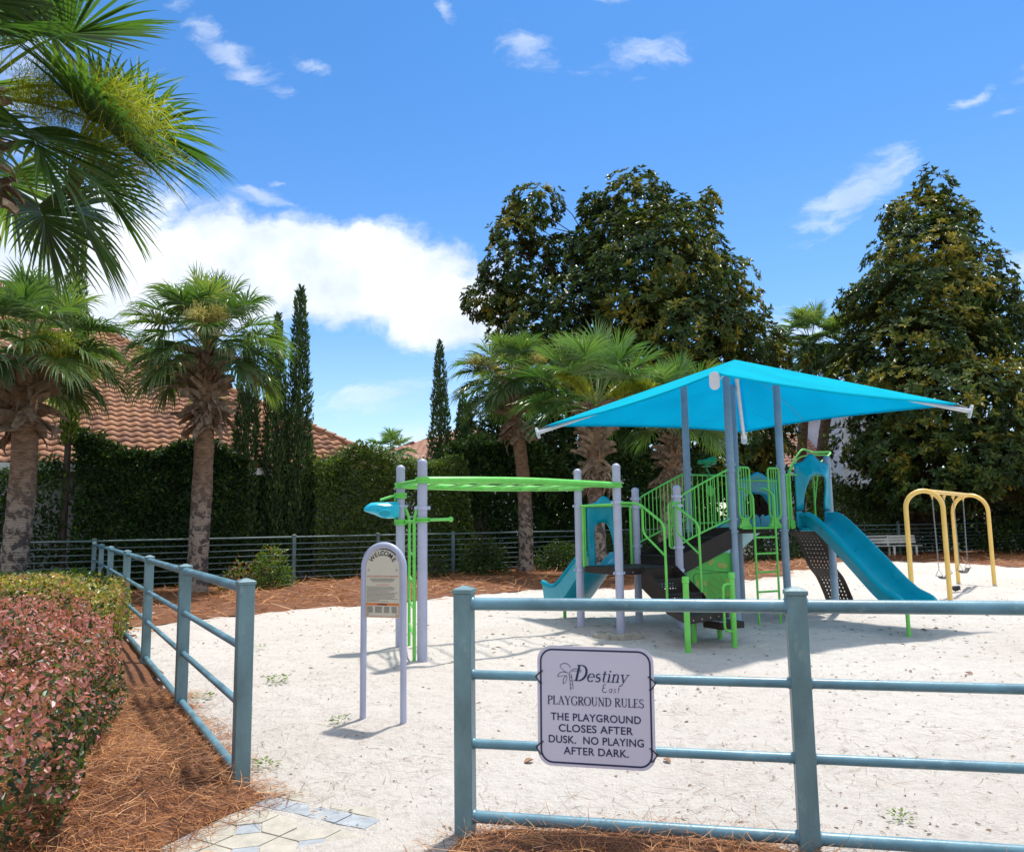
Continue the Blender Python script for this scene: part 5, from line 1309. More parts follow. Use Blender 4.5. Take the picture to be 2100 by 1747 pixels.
def palm(label, base, top, seed, R=.9, Lp=1.05, nf=34, nseg=46, r0=.24, r1=.20, boots=40, boot_h=1.5, boot_r=.42, mleaf=PALM, el_lo=-24, el_hi=84, wseg=1.0, droop=.55, flowers=(), name='palm_tree', custom=(), group=None, sag=.42, trunk_seg=16, hang=10):
    rng = np.random.RandomState(seed); base = np.asarray(base, float); top = np.asarray(top, float)
    t = thing(name, label, 'palm tree', base, group)
    # trunk
    mb = MB(); pts, rr = [], []; H = np.linalg.norm(top-base)
    bow = unit(V3(rng.normal(), rng.normal(), 0))*.03*H
    for k in range(trunk_seg*3+1):
        q = k/(trunk_seg*3); pts.append(base*(1-q)+top*q+bow*math.sin(PI*q)+V3(0, 0, -.25 if k == 0 else 0)); rr.append((r0*1.18 if q < .05 else r0+(r1-r0)*q)*(1+.05*rng.normal()*.6))
    mb.tube(pts, rr, 18); mb.build('trunk', PTRUNK, t)
    # criss-cross leaf bases
    ctr = lambda q: base*(1-q)+top*q+bow*math.sin(PI*q)
    if boots:
        mb = MB()
        for k in range(boots):
            u = (k+.5)/boots; hgt = boot_h*(1-u)**1.0; q = 1-hgt/H; c = ctr(min(q, 1.0)); az = k*2.399963+rng.normal(0, .15)
            o = V3(math.cos(az), math.sin(az), 0); s_ = V3(-o[1], o[0], 0)*(1 if k % 2 else -1)
            fall = (1-u); lift = rng.uniform(.15, .7) if fall < .62 else rng.uniform(-.9, .45)
            L = boot_r*rng.uniform(.75, 1.25); d = unit(o*rng.uniform(.45, .9)+s_*rng.uniform(.3, .8)+V3(0, 0, lift)); a = c+o*r1*.8
            S = unit(np.cross(d, o+V3(0, 0, .3))); N = np.cross(S, d); wd = rng.uniform(.055, .10)*(boot_r/.42)
            loops = []
            for tt, wk, bend in ((0, 1.25, 0), (.45, .85, .02), (.85, .62, -.01), (1.0, .50, -.05)):
                cc = a+d*L*tt+V3(0, 0, bend); h = .026*(1.2-tt*.7)
                loops.append([cc-S*wd*wk-N*h*.3, cc+S*wd*wk-N*h*.3, cc+S*wd*wk*.8+N*h, cc-S*wd*wk*.8+N*h])
            mb.loft(loops)
        mb.build('leaf_bases', BOOT, t, False)
        if hang:                                                     # dead strips hanging from the skirt
            mb = MB()
            for k in range(hang):
                az = rng.uniform(0, 2*PI); c = ctr(1-boot_h*rng.uniform(.75, 1.0)/H); o = V3(math.cos(az), math.sin(az), 0); S = V3(-o[1], o[0], 0); L = rng.uniform(.3, .75); loops = []
                for j in range(6):
                    tt = j/5; cc = c+o*(r1+.10+.22*math.sin(tt*2.2))+V3(0, 0, .05-L*tt)+S*(.10*math.sin(3*tt+k)); w_ = .045*(1-.75*tt)
                    loops.append([cc-S*w_, cc+S*w_, cc+S*w_+o*.012, cc-S*w_+o*.012])
                mb.loft(loops)
            mb.build('dead_leaf_strips', BOOT, t, False)
    cl = Cloud(); hub = top+V3(0, 0, .05)
    for k in range(nf):
        u = (k+.5)/nf; el = math.radians(el_hi+(el_lo-el_hi)*u**.85)+rng.normal(0, .09); az = k*2.399963+rng.normal(0, .2)
        o = np.array([math.cos(az), math.sin(az), 0])
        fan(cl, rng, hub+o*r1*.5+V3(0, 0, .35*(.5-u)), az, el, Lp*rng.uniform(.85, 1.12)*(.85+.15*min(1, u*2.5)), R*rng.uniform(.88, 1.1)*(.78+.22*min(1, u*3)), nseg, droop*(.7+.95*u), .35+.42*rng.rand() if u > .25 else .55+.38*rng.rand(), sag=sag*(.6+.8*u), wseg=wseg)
    for (az, el, lp, r_, dr, tn) in custom: fan(cl, rng, hub, math.radians(az), math.radians(el), lp, r_, nseg, dr, tn, sag=sag*.6, wseg=wseg)
    cl.build('crown', mleaf, t)
    for (az, el, L, n, pale, *tk) in flowers:
        sprays(rng, hub, math.radians(az), math.radians(el), L, n, tk[0] if tk else .010).build('flower_stalk', BLOSP if pale else BLOS, t)
    return t
def gp(px, py, Y): p = at(px, py, Y); return p
def floor0(px, Y): p = at(px, 1150, Y); return V3(p[0], p[1], 0)
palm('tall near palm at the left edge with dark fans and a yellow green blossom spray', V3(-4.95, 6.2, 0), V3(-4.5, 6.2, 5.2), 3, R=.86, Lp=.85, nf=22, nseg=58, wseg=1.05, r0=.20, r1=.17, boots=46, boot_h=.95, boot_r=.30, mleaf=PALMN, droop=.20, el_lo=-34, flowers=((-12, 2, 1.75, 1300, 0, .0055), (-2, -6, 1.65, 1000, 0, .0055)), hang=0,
     custom=((-8, 38, .85, .90, .12, .45), (-8, -8, 1.2, .98, .25, .42), (-28, -24, 1.0, .98, .35, .5), (16, 6, 1.25, .85, .2, .45), (-60, 28, .9, .9, .25, .5)))
palm('thick palm at the left edge rising from the ground cover', floor0(20, 17), gp(52, 735, 17), 11, R=1.0, Lp=1.15, nf=46, nseg=50, r0=.27, r1=.25, boots=70, boot_h=1.6, boot_r=.60, mleaf=PALM, el_lo=-12, sag=.30, flowers=((-35, 18, 1.7, 900, 0, .012), (-12, 2, 1.7, 900, 0, .012)), droop=.65)
palm('palm with pale blossoms and shaggy brown collar left of the cypresses', V3(-7.95, 20.0, 0), gp(425, 725, 20.2), 19, R=1.05, Lp=1.25, nf=44, nseg=50, r0=.26, r1=.22, boots=96, boot_h=1.95, boot_r=.62, mleaf=PALM, el_lo=-10, sag=.30, flowers=((-78, 34, 1.75, 900, 1, .020), (-60, 40, 1.6, 800, 1, .020)), droop=.72, hang=16)
palm('slim leaning palm with two pale blossom heads beside the dark cypresses', floor0(1078, 26.3), gp(1044, 785, 26.3), 23, R=1.0, Lp=.98, nf=34, nseg=44, r0=.25, r1=.20, boots=72, boot_h=1.9, boot_r=.52, mleaf=PALM, sag=.28, flowers=((-150, 38, 1.5, 700, 1, .020), (-40, 40, 1.45, 700, 1, .020)), droop=.55, el_lo=-16)
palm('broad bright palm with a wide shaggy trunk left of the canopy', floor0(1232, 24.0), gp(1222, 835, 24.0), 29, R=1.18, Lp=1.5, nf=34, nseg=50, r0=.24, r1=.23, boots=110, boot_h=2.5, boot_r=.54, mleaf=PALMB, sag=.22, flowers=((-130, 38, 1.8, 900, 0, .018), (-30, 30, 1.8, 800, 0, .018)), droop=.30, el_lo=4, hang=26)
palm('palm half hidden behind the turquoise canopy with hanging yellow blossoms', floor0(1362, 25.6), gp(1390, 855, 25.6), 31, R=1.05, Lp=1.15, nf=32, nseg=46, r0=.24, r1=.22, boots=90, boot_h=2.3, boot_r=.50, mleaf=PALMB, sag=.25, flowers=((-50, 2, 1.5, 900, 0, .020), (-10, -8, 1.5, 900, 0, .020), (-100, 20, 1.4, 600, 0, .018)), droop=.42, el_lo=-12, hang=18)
palm('tall slender palm against the sky between the two magnolias', floor0(1640, 40), gp(1662, 705, 40), 37, R=1.15, Lp=1.2, nf=30, nseg=40, r0=.27, r1=.22, boots=24, boot_h=1.2, boot_r=.4, mleaf=PALM, droop=.5, hang=0)
palm('tall slender palm half buried in the right magnolia', floor0(1677, 39), gp(1722, 715, 39), 41, R=1.1, Lp=1.15, nf=30, nseg=40, r0=.29, r1=.22, boots=24, boot_h=1.2, boot_r=.4, mleaf=PALM, droop=.5, hang=0)
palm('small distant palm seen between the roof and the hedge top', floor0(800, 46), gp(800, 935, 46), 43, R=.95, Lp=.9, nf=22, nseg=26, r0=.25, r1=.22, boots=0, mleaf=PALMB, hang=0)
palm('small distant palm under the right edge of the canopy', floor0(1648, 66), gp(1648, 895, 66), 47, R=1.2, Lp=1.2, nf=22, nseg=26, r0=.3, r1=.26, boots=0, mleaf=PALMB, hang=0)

# ================================================================== MAGNOLIAS
def limb(mb, a, b, r0, r1, rng, n=7, wob=.06):
    a, b = np.asarray(a, float), np.asarray(b, float); L = np.linalg.norm(b-a); pts = []
    for k in range(n+1):
        q = k/n; pts.append(a*(1-q)+b*q+rng.normal(0, wob*L*.3, 3)*math.sin(PI*q)+V3(0, 0, .10*L*math.sin(PI*q*.5)*q*(1-q)*2))
    mb.tube(pts, [r0+(r1-r0)*k/n for k in range(n+1)], 7)
def magnolia(label, base, lobes, ncl, leafL, seed, trunk_r=.4, name='magnolia_tree', gap=.06, flowers=10):
    rng = np.random.RandomState(seed); t = thing(name, label, 'tree', base); lobes = np.array(lobes, float); base = np.asarray(base, float)
    area = (lobes[:, 3]*lobes[:, 4]+lobes[:, 3]*lobes[:, 5]+lobes[:, 4]*lobes[:, 5]); pick = rng.choice(len(lobes), ncl*2, p=area/area.sum())
    u = rdir(rng, ncl*2); rad = 1-np.abs(rng.normal(0, .20, ncl*2)); rad = np.clip(rad, .25, 1.05)
    lump_ = vnoise(u[:, 0]*3+pick*7.7, u[:, 1]*3+u[:, 2]*2.3, .8, seed)      # bumpy surface of each lobe
    C = lobes[pick, :3]+u*lobes[pick, 3:6]*(rad*(1+.60*lump_))[:, None]
    # drop clusters deep inside other lobes, and open gaps
    dmin = np.min(np.linalg.norm((C[:, None, :]-lobes[None, :, :3])/lobes[None, :, 3:6], axis=2), 1)
    g = vnoise(C[:, 0]+C[:, 2]*.35, C[:, 2]+C[:, 1]*.4, 1.1, seed+1)+.6*vnoise(C[:, 0]-C[:, 2]*.3, C[:, 1]+C[:, 2], .6, seed+2)
    k = ((dmin > .62) | (rng.rand(ncl*2) < .35)) & (g > -.36+gap) & (C[:, 2] > .4); C, u = C[k][:ncl], u[k][:ncl]; n = len(C)
    out = nrm(u+np.array([0, 0, .55])+rng.normal(0, .25, (n, 3))); K = 9
    m = n*K; O = np.repeat(out, K, 0); P = np.repeat(C, K, 0)+rng.normal(0, leafL*.10, (m, 3)); R_ = rdir(rng, m)
    D = nrm(O*.42+nrm(R_-O*np.sum(R_*O, 1, keepdims=True))*.95); L = leafL*rng.uniform(.7, 1.2, m)
    v, f = leaves(P, D, O+rng.normal(0, .25, (m, 3)), L, L*.40, .12, 2)
    yl = np.clip(vnoise(C[:, 0]+C[:, 1]*.7, C[:, 2], 1.5, seed+5)*.7+.75*vnoise(C[:, 0]-C[:, 1], C[:, 2], .6, seed+6)+.47+.12*rng.normal(size=n), 0, 1)
    tint = np.clip(np.repeat(yl, K)*.9+rng.normal(0, .12, m), 0, 1)
    cl = Cloud(); cl.add(v, f, np.repeat(tint, 2)); cl.build('crown', MAGN, t)
    mb = MB(); topz = (lobes[:, 2]+lobes[:, 5]).max(); top = V3(base[0], base[1], topz*.85); limb(mb, base-V3(0, 0, .3), base*.5+top*.5, trunk_r, trunk_r*.6, rng, 9, .02); limb(mb, base*.5+top*.5, top, trunk_r*.6, .06, rng, 9, .03)
    mb.build('trunk', WOOD, t)
    mb = MB()
    for k in range(min(n, 150)):
        q = C[rng.randint(n)]; z0 = max(1.2, min(q[2]-rng.uniform(.6, 2.5), topz*.8)); h = z0/topz; a = V3(base[0], base[1], z0); limb(mb, a, q, .10*(1.1-h), .012, rng, 5, .10)
    mb.build('branches', WOOD, t)
    return t
def lob(px, py, Y, rx, rz, ry=None): p = at(px, py, Y); s = Y/FPX; return (p[0], p[1], p[2], rx*s, (ry or rx)*s, rz*s)
Ym = 35.5
magnolia('huge dark magnolia with bronze leaves behind the playground canopy', floor0(1255, Ym), [lob(1095, 425, Ym-.5, 62, 52), lob(1055, 480, Ym-.8, 58, 46), lob(1075, 555, Ym-1, 88, 70), lob(1010, 620, Ym-1, 66, 42), lob(1120, 680, Ym-1, 120, 66), lob(1295, 420, Ym, 78, 66), lob(1250, 490, Ym-.5, 72, 78), lob(1160, 535, Ym-.6, 62, 60), lob(1390, 480, Ym, 80, 80), lob(1330, 560, Ym-2, 165, 120), lob(1440, 590, Ym-1.5, 105, 80), lob(1250, 640, Ym-2, 150, 90), lob(1490, 660, Ym-1.5, 82, 66), lob(1400, 680, Ym-2.5, 150, 80), lob(1520, 720, Ym-1, 90, 60), lob(1210, 425, Ym, 26, 36), lob(1455, 420, Ym, 22, 30), lob(1600, 735, Ym+1, 60, 48), lob(1320, 800, Ym, 200, 110), lob(1120, 850, Ym, 150, 130), lob(1480, 880, Ym+.5, 150, 130), lob(1000, 900, Ym, 70, 80)], 13500, .25, 5, .45, gap=.03)
Yn = 37.0
magnolia('tall conical magnolia at the right edge above the yellow swings', floor0(1872, Yn), [lob(1915, 385, Yn, 38, 46), lob(1880, 450, Yn, 72, 50), lob(1955, 460, Yn, 50, 50), lob(1900, 530, Yn-1, 118, 70), lob(2000, 570, Yn-1, 70, 60), lob(1890, 620, Yn-1, 150, 70), lob(2040, 650, Yn-1, 85, 70), lob(1780, 620, Yn, 55, 36), lob(1880, 720, Yn-2, 165, 85), lob(2060, 740, Yn-1.5, 110, 90), lob(1800, 790, Yn-2, 105, 70), lob(1930, 830, Yn-3, 175, 95), lob(2100, 860, Yn-2, 120, 110), lob(1830, 910, Yn-2.5, 115, 75), lob(1990, 950, Yn-3.2, 170, 80), lob(2120, 990, Yn-2, 120, 90), lob(1900, 1000, Yn-2.5, 140, 55)], 12000, .25, 9, .42, gap=.07)
magnolia('lower dark magnolia boughs hanging behind the climber\'s deck', floor0(1560, 38), [lob(1560, 900, 37, 70, 55), lob(1500, 960, 37, 90, 70), lob(1590, 985, 37.5, 55, 40)], 700, .22, 14, .2)

# ================================================================== CYPRESSES
def cypress(label, base, top_z, rmax, n, seed, m=CYPR, bare=.0, L=.16, hole=-.34, shape=.9, base_r=.75):
    rng = np.random.RandomState(seed); base = np.asarray(base, float); t = thing('cypress_tree', label, 'cypress', base); H = top_z
    u = rng.rand(int(n*1.8)); z = bare+(H-bare)*(1-np.sqrt(1-u*.995)) if False else bare+(H-bare)*u
    q = (z-bare)/(H-bare); prof = rmax*np.clip((1-q), 0, 1)**shape*np.clip(base_r+q*1.6, 0, 1)
    keepn = rng.rand(len(z)) < np.clip(prof/rmax+.12, 0, 1); z, prof, q = z[keepn][:n], prof[keepn][:n], q[keepn][:n]; k = len(z)
    a = rng.uniform(0, 2*PI, k); lum = vnoise(a*1.3, z, .55, seed)*.55+vnoise(a*3, z, .22, seed+1)*.35
    rr = prof*(1+lum)*(1-np.abs(rng.normal(0, .22, k)))+.02
    gap = vnoise(a*1.1+3, z*.7, .45, seed+2)
    ok = gap > hole; a, z, rr, k = a[ok], z[ok], rr[ok], int(ok.sum())
    o = np.column_stack([np.cos(a), np.sin(a), np.zeros(k)]); P = base+o*rr[:, None]+np.column_stack([np.zeros(k), np.zeros(k), z])
    D = nrm(o*.45+np.array([0, 0, 1.0])+rng.normal(0, .28, (k, 3))); Ls = L*rng.uniform(.6, 1.3, k)
    v, f = leaves(P, D, o+rng.normal(0, .4, (k, 3)), Ls, Ls*.36, .05, 1); c = Cloud(); c.add(v, f, np.clip(.5+lum[ok]*.9+rng.normal(0, .18, k), 0, 1)); c.build('foliage', m, t)
    mb = MB(); mb.tube([base-V3(0, 0, .2), base+V3(.02, 0, H*.5), base+V3(0, 0, H*.95)], [.11, .07, .015], 8); mb.build('trunk', WOOD, t)
cypress('tallest narrow cypress of the three beside the tile roof', V3(*gp(607, 1100, 24.6)[:2], 0), gp(604, 590, 24.6)[2], .58, 9500, 51, CYPR, .3, shape=.62)
cypress('middle narrow cypress of the three beside the tile roof', V3(*gp(560, 1100, 24.4)[:2], 0), gp(563, 648, 24.4)[2], .52, 8000, 52, CYPR, .3, shape=.62)
cypress('dark cypress behind the palm with pale blossoms', V3(*gp(500, 1100, 24.2)[:2], 0), gp(505, 690, 24.2)[2], .56, 8000, 53, CYPR, .2, shape=.6)
cypress('slim cypress spire standing alone against the sky in mid picture', V3(*gp(903, 1100, 30)[:2], 0), gp(900, 702, 30)[2], .66, 8500, 54, CYPR, .3, shape=.68)
cypress('shorter cypress between the lone spire and the leaning palm', V3(*gp(950, 1100, 30)[:2], 0), gp(950, 808, 30)[2], .66, 7000, 55, CYPR, .2, shape=.7)
cypress('half dry cypress with brown hanging sprays behind the overhead ladder', V3(*gp(968, 1100, 28.2)[:2], 0), gp(966, 900, 28.2)[2], .80, 8000, 56, CYPD, .3)
cypress('tall green column tree behind the left palms', V3(*gp(128, 1100, 20.6)[:2], 0), gp(137, 395, 20.6)[2], .30, 6000, 57, HEDGEB, 3.8, L=.13, shape=.35, base_r=.5)

# ================================================================== HEDGES AND SHRUBS
def hedge(name, label, cat, p0, p1, wdt, hgt, n, L, m, seed, core=.35, hvar=.12, z0=.05, tbase=.45, aspect=.45, kind=None):
    """clipped or loose hedge: a volume of leaves, denser at the skin"""
    rng = np.random.RandomState(seed); p0, p1 = V3(*p0[:2], 0), V3(*p1[:2], 0); X = unit(p1-p0); Y = V3(-X[1], X[0], 0); LL = np.linalg.norm(p1-p0)
    s = rng.rand(n)*LL; b = rng.uniform(-1, 1, n); z = rng.rand(n)
    face = rng.rand(n); skin = 1-np.abs(rng.normal(0, .12, n))
    b = np.where(face < .50, -skin, np.where(face < .62, skin, b)); z = np.where((face >= .62) & (face < .86), skin, z)
    bump = .42*vnoise(s, z*hgt+b, .9, seed)+.30*vnoise(s, z*hgt-b, .4, seed+1); hh = hgt*(1+hvar*2*vnoise(s, b*0, 1.6, seed+2)+hvar*vnoise(s, b*2, .5, seed+3))
    rnd = np.clip(1-.16*np.clip(z-.75, 0, 1)*4, .5, 1)
    P = p0+X*s[:, None]+Y*(b*wdt/2*rnd*(1+bump))[:, None]+np.column_stack([0*s, 0*s, z0+z*hh])
    o = Y*(b*np.abs(b))[:, None]+np.array([0, 0, 1.0])*((z**3)*.9+.25)[:, None]+rng.normal(0, .4, (n, 3))
    D = nrm(rdir(rng, n)+nrm(o)*.55); Ls = L*rng.uniform(.6, 1.25, n); v, f = leaves(P, D, nrm(o)+rdir(rng, n)*.5, Ls, Ls*aspect, .12, 1)
    c = Cloud(); c.add(v, f, np.clip(tbase+.5*bump+rng.normal(0, .2, n), 0, 1)); o_ = thing(name, label, cat, p0*.5+p1*.5); c.build('foliage', m, o_)
    mb = MB()
    for k in range(max(3, int(LL*1.2))):
        q = p0+X*(LL*(k+.5)/max(3, int(LL*1.2)))+Y*rng.normal(0, .1)
        for j in range(2): limb(mb, q-V3(0, 0, .1), q+X*rng.normal(0, .3)+Y*rng.normal(0, wdt*.2)+V3(0, 0, hgt*rng.uniform(.6, .9)), .035, .008, rng, 4, .1)
    mb.build('stems', WOOD, o_); return o_
def behind(t, d): return CORNER+UF*t+NF*d
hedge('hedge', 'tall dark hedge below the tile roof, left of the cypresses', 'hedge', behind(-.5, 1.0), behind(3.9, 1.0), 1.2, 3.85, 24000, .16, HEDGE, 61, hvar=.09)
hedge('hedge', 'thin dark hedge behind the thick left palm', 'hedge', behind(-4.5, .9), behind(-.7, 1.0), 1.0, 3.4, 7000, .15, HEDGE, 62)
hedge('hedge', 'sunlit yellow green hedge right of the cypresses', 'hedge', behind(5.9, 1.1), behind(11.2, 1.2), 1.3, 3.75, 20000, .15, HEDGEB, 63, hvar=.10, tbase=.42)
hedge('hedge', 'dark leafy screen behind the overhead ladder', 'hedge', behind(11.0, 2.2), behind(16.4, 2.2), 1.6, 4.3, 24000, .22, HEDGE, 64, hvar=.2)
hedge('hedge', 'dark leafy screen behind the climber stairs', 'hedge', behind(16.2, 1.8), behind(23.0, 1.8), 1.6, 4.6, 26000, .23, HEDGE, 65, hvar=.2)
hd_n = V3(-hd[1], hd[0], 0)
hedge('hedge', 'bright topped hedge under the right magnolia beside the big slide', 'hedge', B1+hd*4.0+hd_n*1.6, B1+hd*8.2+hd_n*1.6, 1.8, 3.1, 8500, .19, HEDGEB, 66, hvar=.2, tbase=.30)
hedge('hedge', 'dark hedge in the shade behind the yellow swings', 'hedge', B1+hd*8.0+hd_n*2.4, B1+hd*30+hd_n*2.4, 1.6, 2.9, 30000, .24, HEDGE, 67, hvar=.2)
# low hedge in front of the back fence
hedge('low_hedge', 'low clipped hedge before the back fence seen through the climber', 'hedge', behind(15.2, -1.0), behind(21.5, -1.2), .9, 1.15, 7500, .11, SHRUB, 68, tbase=.40)
hedge('low_hedge', 'low dark hedge before the back fence right of the ladder', 'hedge', behind(21.9, -1.2), behind(26, -1.6), .9, 1.3, 5500, .12, HEDGE, 69, tbase=.5)
def bush(name, label, c, rx, rz, n, L, m, seed, stems=12, aspect=.42, tb=.45, ry=None):
    rng = np.random.RandomState(seed); c = V3(c[0], c[1], 0); ry = ry or rx; t = thing(name, label, 'shrub', c)
    u = rdir(rng, n); u[:, 2] = np.abs(u[:, 2])*1.0-.12; r = np.clip(1-np.abs(rng.normal(0, .28, n)), .1, 1.1); lum = vnoise(u[:, 0]*2+5, u[:, 1]*2+u[:, 2]*2, .5, seed)
    P = c+u*np.array([rx, ry, rz])*(r*(1+.6*lum))[:, None]+V3(0, 0, rz*.10); D = nrm(u+rdir(rng, n)*.8); Ls = L*rng.uniform(.6, 1.3, n)
    v, f = leaves(P, D, rdir(rng, n)+np.array([0, 0, .8]), Ls, Ls*aspect, .15, 2); cl = Cloud(); cl.add(v, f, np.repeat(np.clip(tb+.7*lum+rng.normal(0, .2, n), 0, 1), 2)); cl.build('foliage', m, t)
    mb = MB()
    for k in range(stems):
        a = rng.uniform(0, 2*PI); limb(mb, c-V3(0, 0, .05), c+V3(math.cos(a)*rx*.7, math.sin(a)*ry*.7, rz*rng.uniform(.6, 1.0)), .016, .004, rng, 5, .1)
    mb.build('stems', WOOD, t)
bush('shrub', 'bright loose shrub with reddish tips before the back fence', floor0(556, 20.8), .62, 1.05, 1500, .10, SHRUBR, 71)
bush('shrub', 'reddish sparse shrub left of the bright loose shrub', floor0(492, 20.6), .55, .75, 420, .09, SHRUBR, 72, tb=.75)
bush('shrub', 'rounded dark green shrub before the fence under the overhead ladder', floor0(992, 25.2), .72, 1.15, 2000, .11, SHRUB, 73, tb=.35)
bush('shrub', 'low dark shrub with dry twigs right of the leaning palm', floor0(1148, 26.6), .9, .95, 2000, .11, SHRUB, 74, tb=.3)
bush('shrub', 'small shrub at the foot of the welcome sign\'s background fence', floor0(893, 24.2), .45, .75, 600, .09, SHRUB, 75)
bush('shrub', 'dark rounded shrub at the right edge before the fence', floor0(2100, 34.5), 1.6, 1.5, 2600, .16, HEDGE, 76)
bush('shrub', 'sunlit shrub glimpsed through the fence behind the swings', V3(*at(2000, 1110, 41)[:2], 0), 1.1, 1.6, 900, .16, HEDGEB, 77, tb=.7)
# clipped beds left of the gate
def mound(name, label, poly, hfun, n, L, m, seed, tfun, side_green=True, aspect=.62):
    """low clipped hedge over an irregular plan"""
    rng = np.random.RandomState(seed); P = np.array([p[:2] for p in poly], float); x0, y0 = P.min(0); x1, y1 = P.max(0); c0 = P.mean(0)
    x = rng.uniform(x0, x1, n*4); y = rng.uniform(y0, y1, n*4); ins = inside(P, x, y); x, y = x[ins][:int(n*.58)], y[ins][:int(n*.58)]
    d = edge_dist(P, x, y); H = hfun(x, y); top = H*(1-.50*np.exp(-(d/.26)**1.3))*(1+.10*vnoise(x, y, .45, seed)+.07*vnoise(x, y, .17, seed+1)); z = top-np.abs(rng.normal(0, .055, len(x)))
    up = np.column_stack([0*x, 0*x, np.ones(len(x))])
    A = [np.column_stack([x, y, z])]; NN = [up+rng.normal(0, .45, up.shape)]; hq = [np.clip(z/H, 0, 1)]
    k = np.arange(len(P)); seg = np.linalg.norm(np.roll(P, -1, 0)-P, axis=1); m_ = n-len(x); pick = rng.choice(len(P), m_, p=seg/seg.sum()); tt = rng.rand(m_)[:, None]
    q = P[pick]*(1-tt)+np.roll(P, -1, 0)[pick]*tt; e = (np.roll(P, -1, 0)-P)[pick]; no = nrm(np.column_stack([e[:, 1], -e[:, 0]])); area = np.sum(P[:, 0]*np.roll(P[:, 1], -1)-np.roll(P[:, 0], -1)*P[:, 1]); no *= np.sign(area)
    zz = rng.rand(m_)**.8; Hq = hfun(q[:, 0], q[:, 1]); inn = np.abs(rng.normal(0, .07, m_))-.09*np.sin(PI*zz)+.16*vnoise(q[:, 0]*1.3+q[:, 1], zz*1.5, .35, seed+3)+.12*np.clip(.25-zz, 0, 1)*2
    A.append(np.column_stack([q-no*inn[:, None], .02+zz*Hq*.92])); NN.append(np.column_stack([no, np.full(m_, .45)])+rng.normal(0, .4, (m_, 3))); hq.append(zz*.92)
    A = np.concatenate(A); NN = nrm(np.concatenate(NN)); hq = np.concatenate(hq); N_ = len(A)
    D = nrm(rdir(rng, N_)-NN*.1); Ls = L*rng.uniform(.55, 1.25, N_); v, f = leaves(A, D, NN, Ls, Ls*aspect, .12, 2)
    t = thing(name, label, 'hedge', V3(c0[0], c0[1], 0)); c = Cloud(); c.add(v, f, np.repeat(np.clip(tfun(A, hq, rng), 0, 1), 2)); c.build('foliage', m, t)
    mb = MB()
    for k in range(40):
        p = P[rng.randint(len(P))]*.35+np.array([rng.uniform(x0, x1), rng.uniform(y0, y1)])*.65
        if inside(P, p[:1], p[1:2])[0]: limb(mb, V3(p[0], p[1], -.02), V3(p[0]+rng.normal(0, .15), p[1]+rng.normal(0, .15), .8*float(hfun(p[:1], p[1:2])[0])), .012, .004, rng, 4, .1)
    mb.build('stems', WOOD, t); return t
pink_poly = [G(95, 1790)[:2], G(150, 1660)[:2], G(205, 1560)[:2], G(232, 1480)[:2], np.array((-3.85, 7.3)), np.array((-4.55, 8.7)), np.array((-5.6, 9.5)), np.array((-7.6, 9.4)), np.array((-8.0, 6)), np.array((-5.2, 3.2)), np.array((-3.0, 3.0))]
def pink_t(A, hq, rng):
    p = .50+.32*vnoise(A[:, 0], A[:, 1]+A[:, 2], .5, 81)+.25*vnoise(A[:, 0], A[:, 1]+A[:, 2], .16, 82)
    lo = np.clip((.80-hq)/.45, 0, 1)                         # new pink growth sits on the clipped top
    return np.where(rng.rand(len(A)) < .16+lo*.58, .08+.36*rng.rand(len(A)), p+.22*rng.normal(size=len(A))+.10)
mound('clipped_hedge', 'pink and green clipped hedge filling the lower left corner', pink_poly, lambda x, y: .98+.16*vnoise(x, y, 1.3, 89), 56000, .043, LORO, 83, pink_t)
yp = [np.array(p) for p in ((-5.0, 9.9), (-5.9, 12.2), (-7.2, 13.1), (-10.5, 12.6), (-10.5, 10.0), (-7.5, 9.7))]
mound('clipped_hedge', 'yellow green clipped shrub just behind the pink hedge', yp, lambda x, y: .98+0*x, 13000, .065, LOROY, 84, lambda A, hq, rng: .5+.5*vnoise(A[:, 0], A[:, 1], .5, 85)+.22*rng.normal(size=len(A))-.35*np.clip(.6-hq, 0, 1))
gpoly = [np.array(p) for p in ((-6.6, 13.2), (-8.0, 16.0), (-8.6, 17.2), (-14, 17.0), (-14, 13.5), (-9.5, 13.2))]
mound('ground_cover', 'dark green ground cover around the thick left palm', gpoly, lambda x, y: .80+.2*vnoise(x, y, 1.2, 86), 9000, .11, SHRUB, 87, lambda A, hq, rng: .35+.5*vnoise(A[:, 0], A[:, 1], .5, 88)+.2*rng.normal(size=len(A)))

